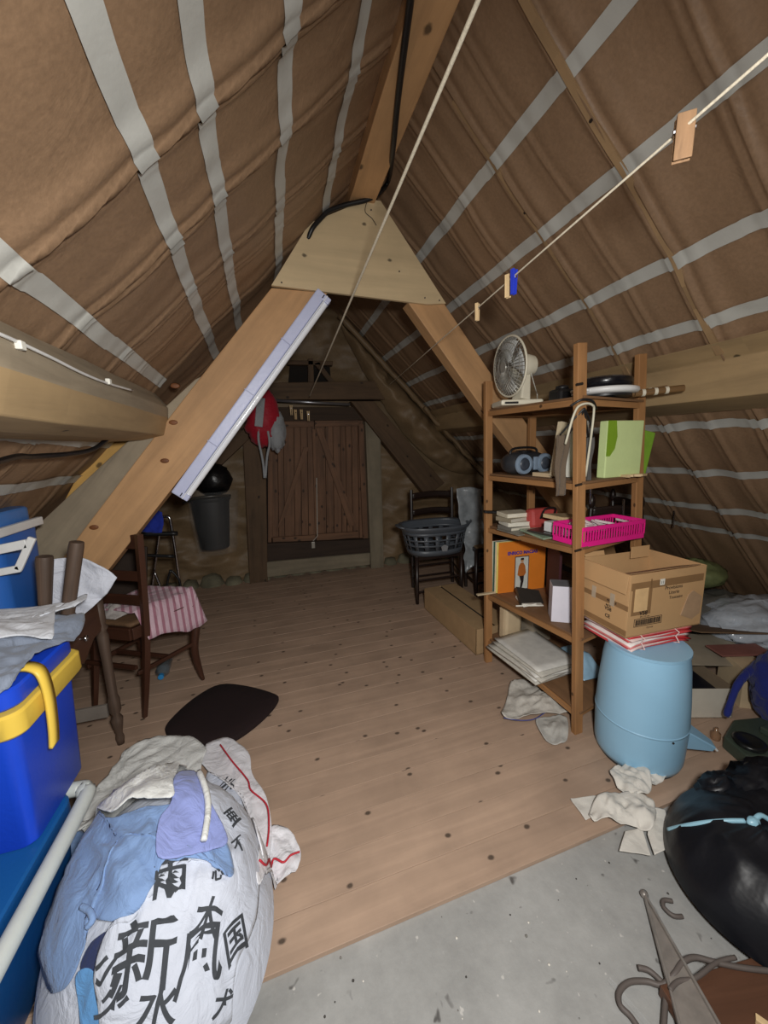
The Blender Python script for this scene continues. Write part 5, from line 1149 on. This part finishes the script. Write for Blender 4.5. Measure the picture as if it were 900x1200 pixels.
slab('black_pouch', 'flat black pouch lying just right of the carton base', 'pouch', at(812, 736, 1.45), (.16, .08, .02), .3, mat=BLK, bev=.006)
CBAG = plain('clear_bag', (188, 196, 206), .2, .15, bump=.006, bscale=20)
tag(build(blob(V3((2.62, 1.33, .24)), .30, .20, .11, .2, 3, 3, 36, 24), 'clear_sack', CBAG, smooth=True), 'heap of crumpled clear plastic sacks at the right edge', 'plastic sack')
tag(build(blob(V3((2.66, 1.72, .40)), .15, .14, .08, .2, 3, 6), 'mossy_sack', plain('dusty_green_bag', (118, 126, 84), .5, .3, 12, .004, 20), smooth=True), 'dusty greenish plastic bag behind the clear sacks at the right', 'plastic sack')
tag(build(blob(V3((2.6, 1.5, .15)), .3, .3, .16, .2, 2, 9, 30, 20), 'grey_sack', plain('grey_dust', (104, 102, 96), .8, .2, 12, .004, 20), smooth=True), 'dusty grey sack lying under the clear plastic at the right', 'sack')
nb_ = thing('navy_bag', 'navy blue cloth bag at the right edge with a strap trailing to the left', 'bag', (2.05, .97, .1))
NVB = cloth_mat('navy_bag', (34, 44, 120))
build(blob(V3((2.08, .92, .20)), .12, .12, .17, .15, 2.5, 2, 30, 22), 'body', NVB, nb_, smooth=True)
build(MB().tube(catmull([at(895, 775, 1.05), at(880, 785, 1.02), at(866, 800, 1.0), at(858, 818, .99), at(851, 840, .98)], 5, False), [.02, .021, .022, .021, .018, .018, .018, .017, .016, .016, .015, .015, .014, .013, .013, .013, .012, .013, .014, .013, .008][:21], 8), 'strap', NVB, nb_, smooth=True)
# dark green machine
gm = thing('green_machine', 'dark green metal machine base with a round black opening at the right edge', 'machine', (1.78, .86, 0))
GM = plain('dark_green_metal', (62, 72, 62), .45, .1)
hp = [fl(846, 876, .0), fl(873, 900, 0), fl(925, 902, 0), fl(960, 870, 0), fl(915, 850, 0), fl(858, 856, 0)]
build(MB().prism(hp, (0, 0, .055), (1, 0, 0)), 'base', GM, gm, bevel=.006)
cgm = fl(878, 872, .056)
build(MB(Matrix.Translation(cgm)).lathe([(.05, 0), (.055, .014), (.045, .02), (.035, .012), (.0, .008)], 24, cap=False), 'opening_ring', plain('black_metal', (24, 26, 26), .3), gm, smooth=True)
build(MB(Matrix.Translation(fl(905, 862, .056))).box(-.03, .06, -.04, .03, 0, .03), 'raised_block', GM, gm, bevel=.006)
gj = fl(838, 866, 0)
tag(build(MB(Matrix.Translation(gj)).lathe([(.016, 0), (.018, .004), (.018, .03), (.008, .04), (.007, .055), (0, .056)], 16, cap=False), 'small_bottle', plain('amber_glass', (176, 140, 110), .15, .05, trans=.5), smooth=True), 'tiny clear bottle standing left of the dark green machine', 'bottle')

# ================================================================== black bin bag with blue tie
BG = dome(1.31, .53, .30, .26, .22, 0.0, 2.6, .5)
def bgh(x, y): return BG(x, y)*(1+.10*nz(x*5, y*5, 3))
mb = MB(); n_ = 96; R_n = 44; vs = []
for r in range(1, R_n+1):
    k_ = math.sin(r/R_n*math.pi/2)
    for k in range(n_):
        a = 2*math.pi*k/n_; x, y = 1.31+.297*k_*math.cos(a), .53+.257*k_*math.sin(a)
        wr = .010*(1-2*abs(nz(x*9, y*9, 2)))*(r < R_n) + .012*(1-2*abs(nz(a*3, r*.05, 8)))*(r > 8)*(r < R_n-2)
        vs.append((x, y, max(.001, bgh(x, y)+wr)))
vs.append((1.31, .53, bgh(1.31, .53)))
mb.add(vs, [(R_n*n_, k, (k+1) % n_) for k in range(n_)]+[(r*n_+k, (r+1)*n_+k, (r+1)*n_+(k+1) % n_, r*n_+(k+1) % n_) for r in range(R_n-1) for k in range(n_)], (1, 0, 0))
BM = plain('bin_bag', (18, 20, 26), .42, .1, bump=.003, bscale=14, spec=.4)
bb = thing('bin_bag', 'big full black bin bag closed with a light blue tie, lower right', 'bin bag', (1.31, .53, 0))
build(mb, 'sack_body', BM, bb, smooth=True)
build(blob(V3((1.45, .66, .17)), .12, .07, .06, .3, 3, 5, 30, 20), 'gathered_neck', BM, bb, smooth=True)
build(blob(V3((1.33, .70, .15)), .07, .05, .05, .3, 3, 9, 24, 16), 'neck_fold', BM, bb, smooth=True)
TIE = plain('pale_blue_tie', (150, 196, 216), .35, .05)
P_ = [on(x, y, bgh, .4) for x, y in ((783, 976), (800, 972), (825, 968), (850, 966), (872, 966))]
P_ = catmull([p+V3((0, 0, .012)) for p in P_], 5, False)
build(MB().tube(P_, .0065, 6), 'tie', TIE, bb, smooth=True)
kn = on(882, 968, bgh, .4)+V3((0, 0, .015)); build(blob(kn, .018, .012, .010, .2, 3, 1, 12, 8), 'knot', TIE, bb, smooth=True)
build(MB().tube(catmull([kn, kn+V3((.03, .0, .01)), kn+V3((.06, -.02, -.01))], 5, False), .007, 6), 'tie_end', TIE, bb, smooth=True)

# ================================================================== papers on the floor
def floorh(amp, s_, seed): return lambda x, y: max(0, amp*(.6+nz(x*s_, y*s_, seed)))
NP = plain('cloth_print', (196, 192, 184), .9, .14, 60)
def rag(px, nm, mat, lab, cat, amp, s_, seed, off=.003, fold=.012, z=0, fs_=22, dirn=.5, grp=None, smooth=True):
    W = [tuple(fl(x, y, z)[:2]) for x, y in px]; h = floorh(amp, s_, seed)
    return tag(build(drape(W, lambda x, y: h(x, y)+z, off, fold, fs_, 16, 6, smooth, seed, dirn), nm, mat, smooth=True, solid=.002), lab, cat, grp)
n1_ = rag([(588, 848), (594, 826), (601, 806), (628, 808), (634, 822), (655, 821), (668, 830), (667, 842), (640, 846), (612, 852)], 'crumpled_newspaper', NP, 'greyish printed paper towel crumpled on the floor left of the near shelf post', 'paper', .03, 9, 2, .006, .022, 0, 14, .3)
rag([(628, 848), (648, 842), (664, 846), (664, 872), (650, 877), (636, 868)], 'paper_tail', plain('paper_grey', (186, 184, 178), .9, .1, 60), 'hanging corner of the crumpled paper on the floor by the near shelf post', 'paper', .012, 12, 3, .003, .012, 0, 16, .8)
sb_ = catmull([fl(x, y, .022) for x, y in ((590, 845), (606, 848), (625, 847), (640, 838), (655, 830))], 5, False)
build(MB().tube([V3((p.x, p.y, p.z+.018)) for p in sb_], .0022, 5), 'blue_stripe', plain('stripe_blue', (60, 70, 140)), n1_)
TIS = plain('tissue', (214, 210, 202), .95, .05, 20, .002, 60)
tl = [([(668, 938), (700, 935), (716, 938), (722, 950), (698, 958), (686, 964)], 'leftmost flat tissue on the floor below the blue barrel'),
      ([(690, 957), (706, 944), (735, 940), (762, 946), (768, 962), (762, 985), (742, 978), (712, 972), (694, 968)], 'largest crumpled tissue in the middle of the tissue heap'),
      ([(714, 915), (734, 905), (742, 896), (752, 906), (762, 930), (757, 944), (732, 940), (720, 928)], 'tissue propped up against the foot of the blue barrel'),
      ([(745, 900), (770, 904), (788, 905), (776, 925), (764, 930), (750, 918)], 'tissue tucked under the right of the blue barrel'),
      ([(725, 1005), (732, 980), (752, 976), (762, 1008), (742, 1007)], 'pointed tissue nearest the bottom of the tissue heap'),
      ([(762, 952), (778, 956), (784, 975), (778, 1005), (766, 1010), (758, 985)], 'tissue partly under the left side of the black bin bag')]
for q, (px, lab) in enumerate(tl): rag(px, 'tissue', TIS, lab, 'tissue', .028 if q in (1, 2) else .006, 14, q+4, .002+.003*q, .022 if q in (1, 2, 3) else .006, 0, 20, q*.8, 'tissues on the floor', q in (1, 2))
slab('wood_splinter', 'thin yellow splinter of wood on the floor at the foot of the barrel', 'splinter', fl(728, 902), (.05, .006, .004), .2, mat=PW)

# ================================================================== bottom right: board, metal strip, flex
slab('brown_board', 'dark brown board lying on the concrete in the bottom right corner', 'board', (.98, .30, .0), (.44, .30, .03), -.12, mat=wood('brown_laminate', (92, 62, 46), .7, .45, 1.6, 20), bev=.002)
STL = plain('worn_steel', (158, 152, 146), .45, .15, 30, .0006, 80, metal=.5)
mt = thing('folded_metal_strip', 'narrow V-shaped worn metal strip lying on the concrete, point towards the shelf', 'metal strip', fl(755, 1046))
t0, t1, t2 = fl(755, 1048, .008), fl(850, 1215, .06), fl(800, 1215, .04)
mb = MB().prism([t0, t1, t2], (0, 0, -.003)); build(mb, 'web', STL, mt)
build(MB().beam(t0, t1, .006, .016), 'edge', STL, mt, bevel=.002); build(MB().beam(t0, t2, .006, .012), 'edge', STL, mt, bevel=.002)
build(MB(Matrix.Translation(t0)).lathe([(.008, -.006), (.011, 0), (.008, .008), (0, .009)], 12, cap=False), 'tip', STL, mt, smooth=True)
GCB = plain('grey_flex', (92, 84, 80), .6, .08)
def flex(px, z, r, lab): return cable([fl(x, y, z if not isinstance(z, list) else z[i]) for i, (x, y) in enumerate(px)], r, 'flex', GCB, lab)
flex([(748, 1134), (760, 1137), (772, 1147), (780, 1158), (779, 1185), (777, 1215)], .010, .006, 'short end of grey flex running down beside the metal strip')
flex([(755, 1215), (740, 1192), (727, 1178), (726, 1162), (738, 1151), (758, 1150), (776, 1154), (790, 1142), (800, 1128), (815, 1122), (840, 1128), (870, 1134), (905, 1138)], [.006]*6+[.012, .03, .035, .035, .035, .036, .036], .006, 'long grey flex looping over the metal strip and the brown board')
flex([(785, 1160), (795, 1150), (815, 1146), (840, 1128), (862, 1122)], .037, .005, 'second grey flex arching over the corner of the brown board')
flex([(800, 1074), (789, 1073), (778, 1063), (778, 1055), (788, 1056)], .006, .0055, 'little loop of grey flex peeping from under the black bin bag')
slab('pale_batten', 'pale stub of wood lying on the brown board in the bottom right corner', 'wood strip', (.95, .33, .031), (.1, .014, .012), -1.0, mat=PW)
slab('torn_film', 'torn strip of shiny clear film on the concrete at the bottom', 'film', fl(741, 1180, .002), (.012, .11, .002), .25, mat=FILM)
# small debris on the concrete
dbm = [plain('crumb_white', (220, 216, 206)), plain('crumb_dark', (60, 56, 52)), plain('crumb_grey', (120, 118, 112))]
for k in range(46):
    x, y = random.uniform(.0, 1.1), random.uniform(.42, .78)
    z_ = -.0155
    if (x-.36*0) < -.0: continue
    r_ = random.uniform(.0012, .0035)
    tag(build(blob((x, y, z_+r_*.5), r_, r_, r_*.6, .3, 2, k, 6, 5), 'grit', dbm[k % 3], smooth=True), 'tiny crumb of grit scattered on the bare concrete', 'grit', 'grit on the concrete')
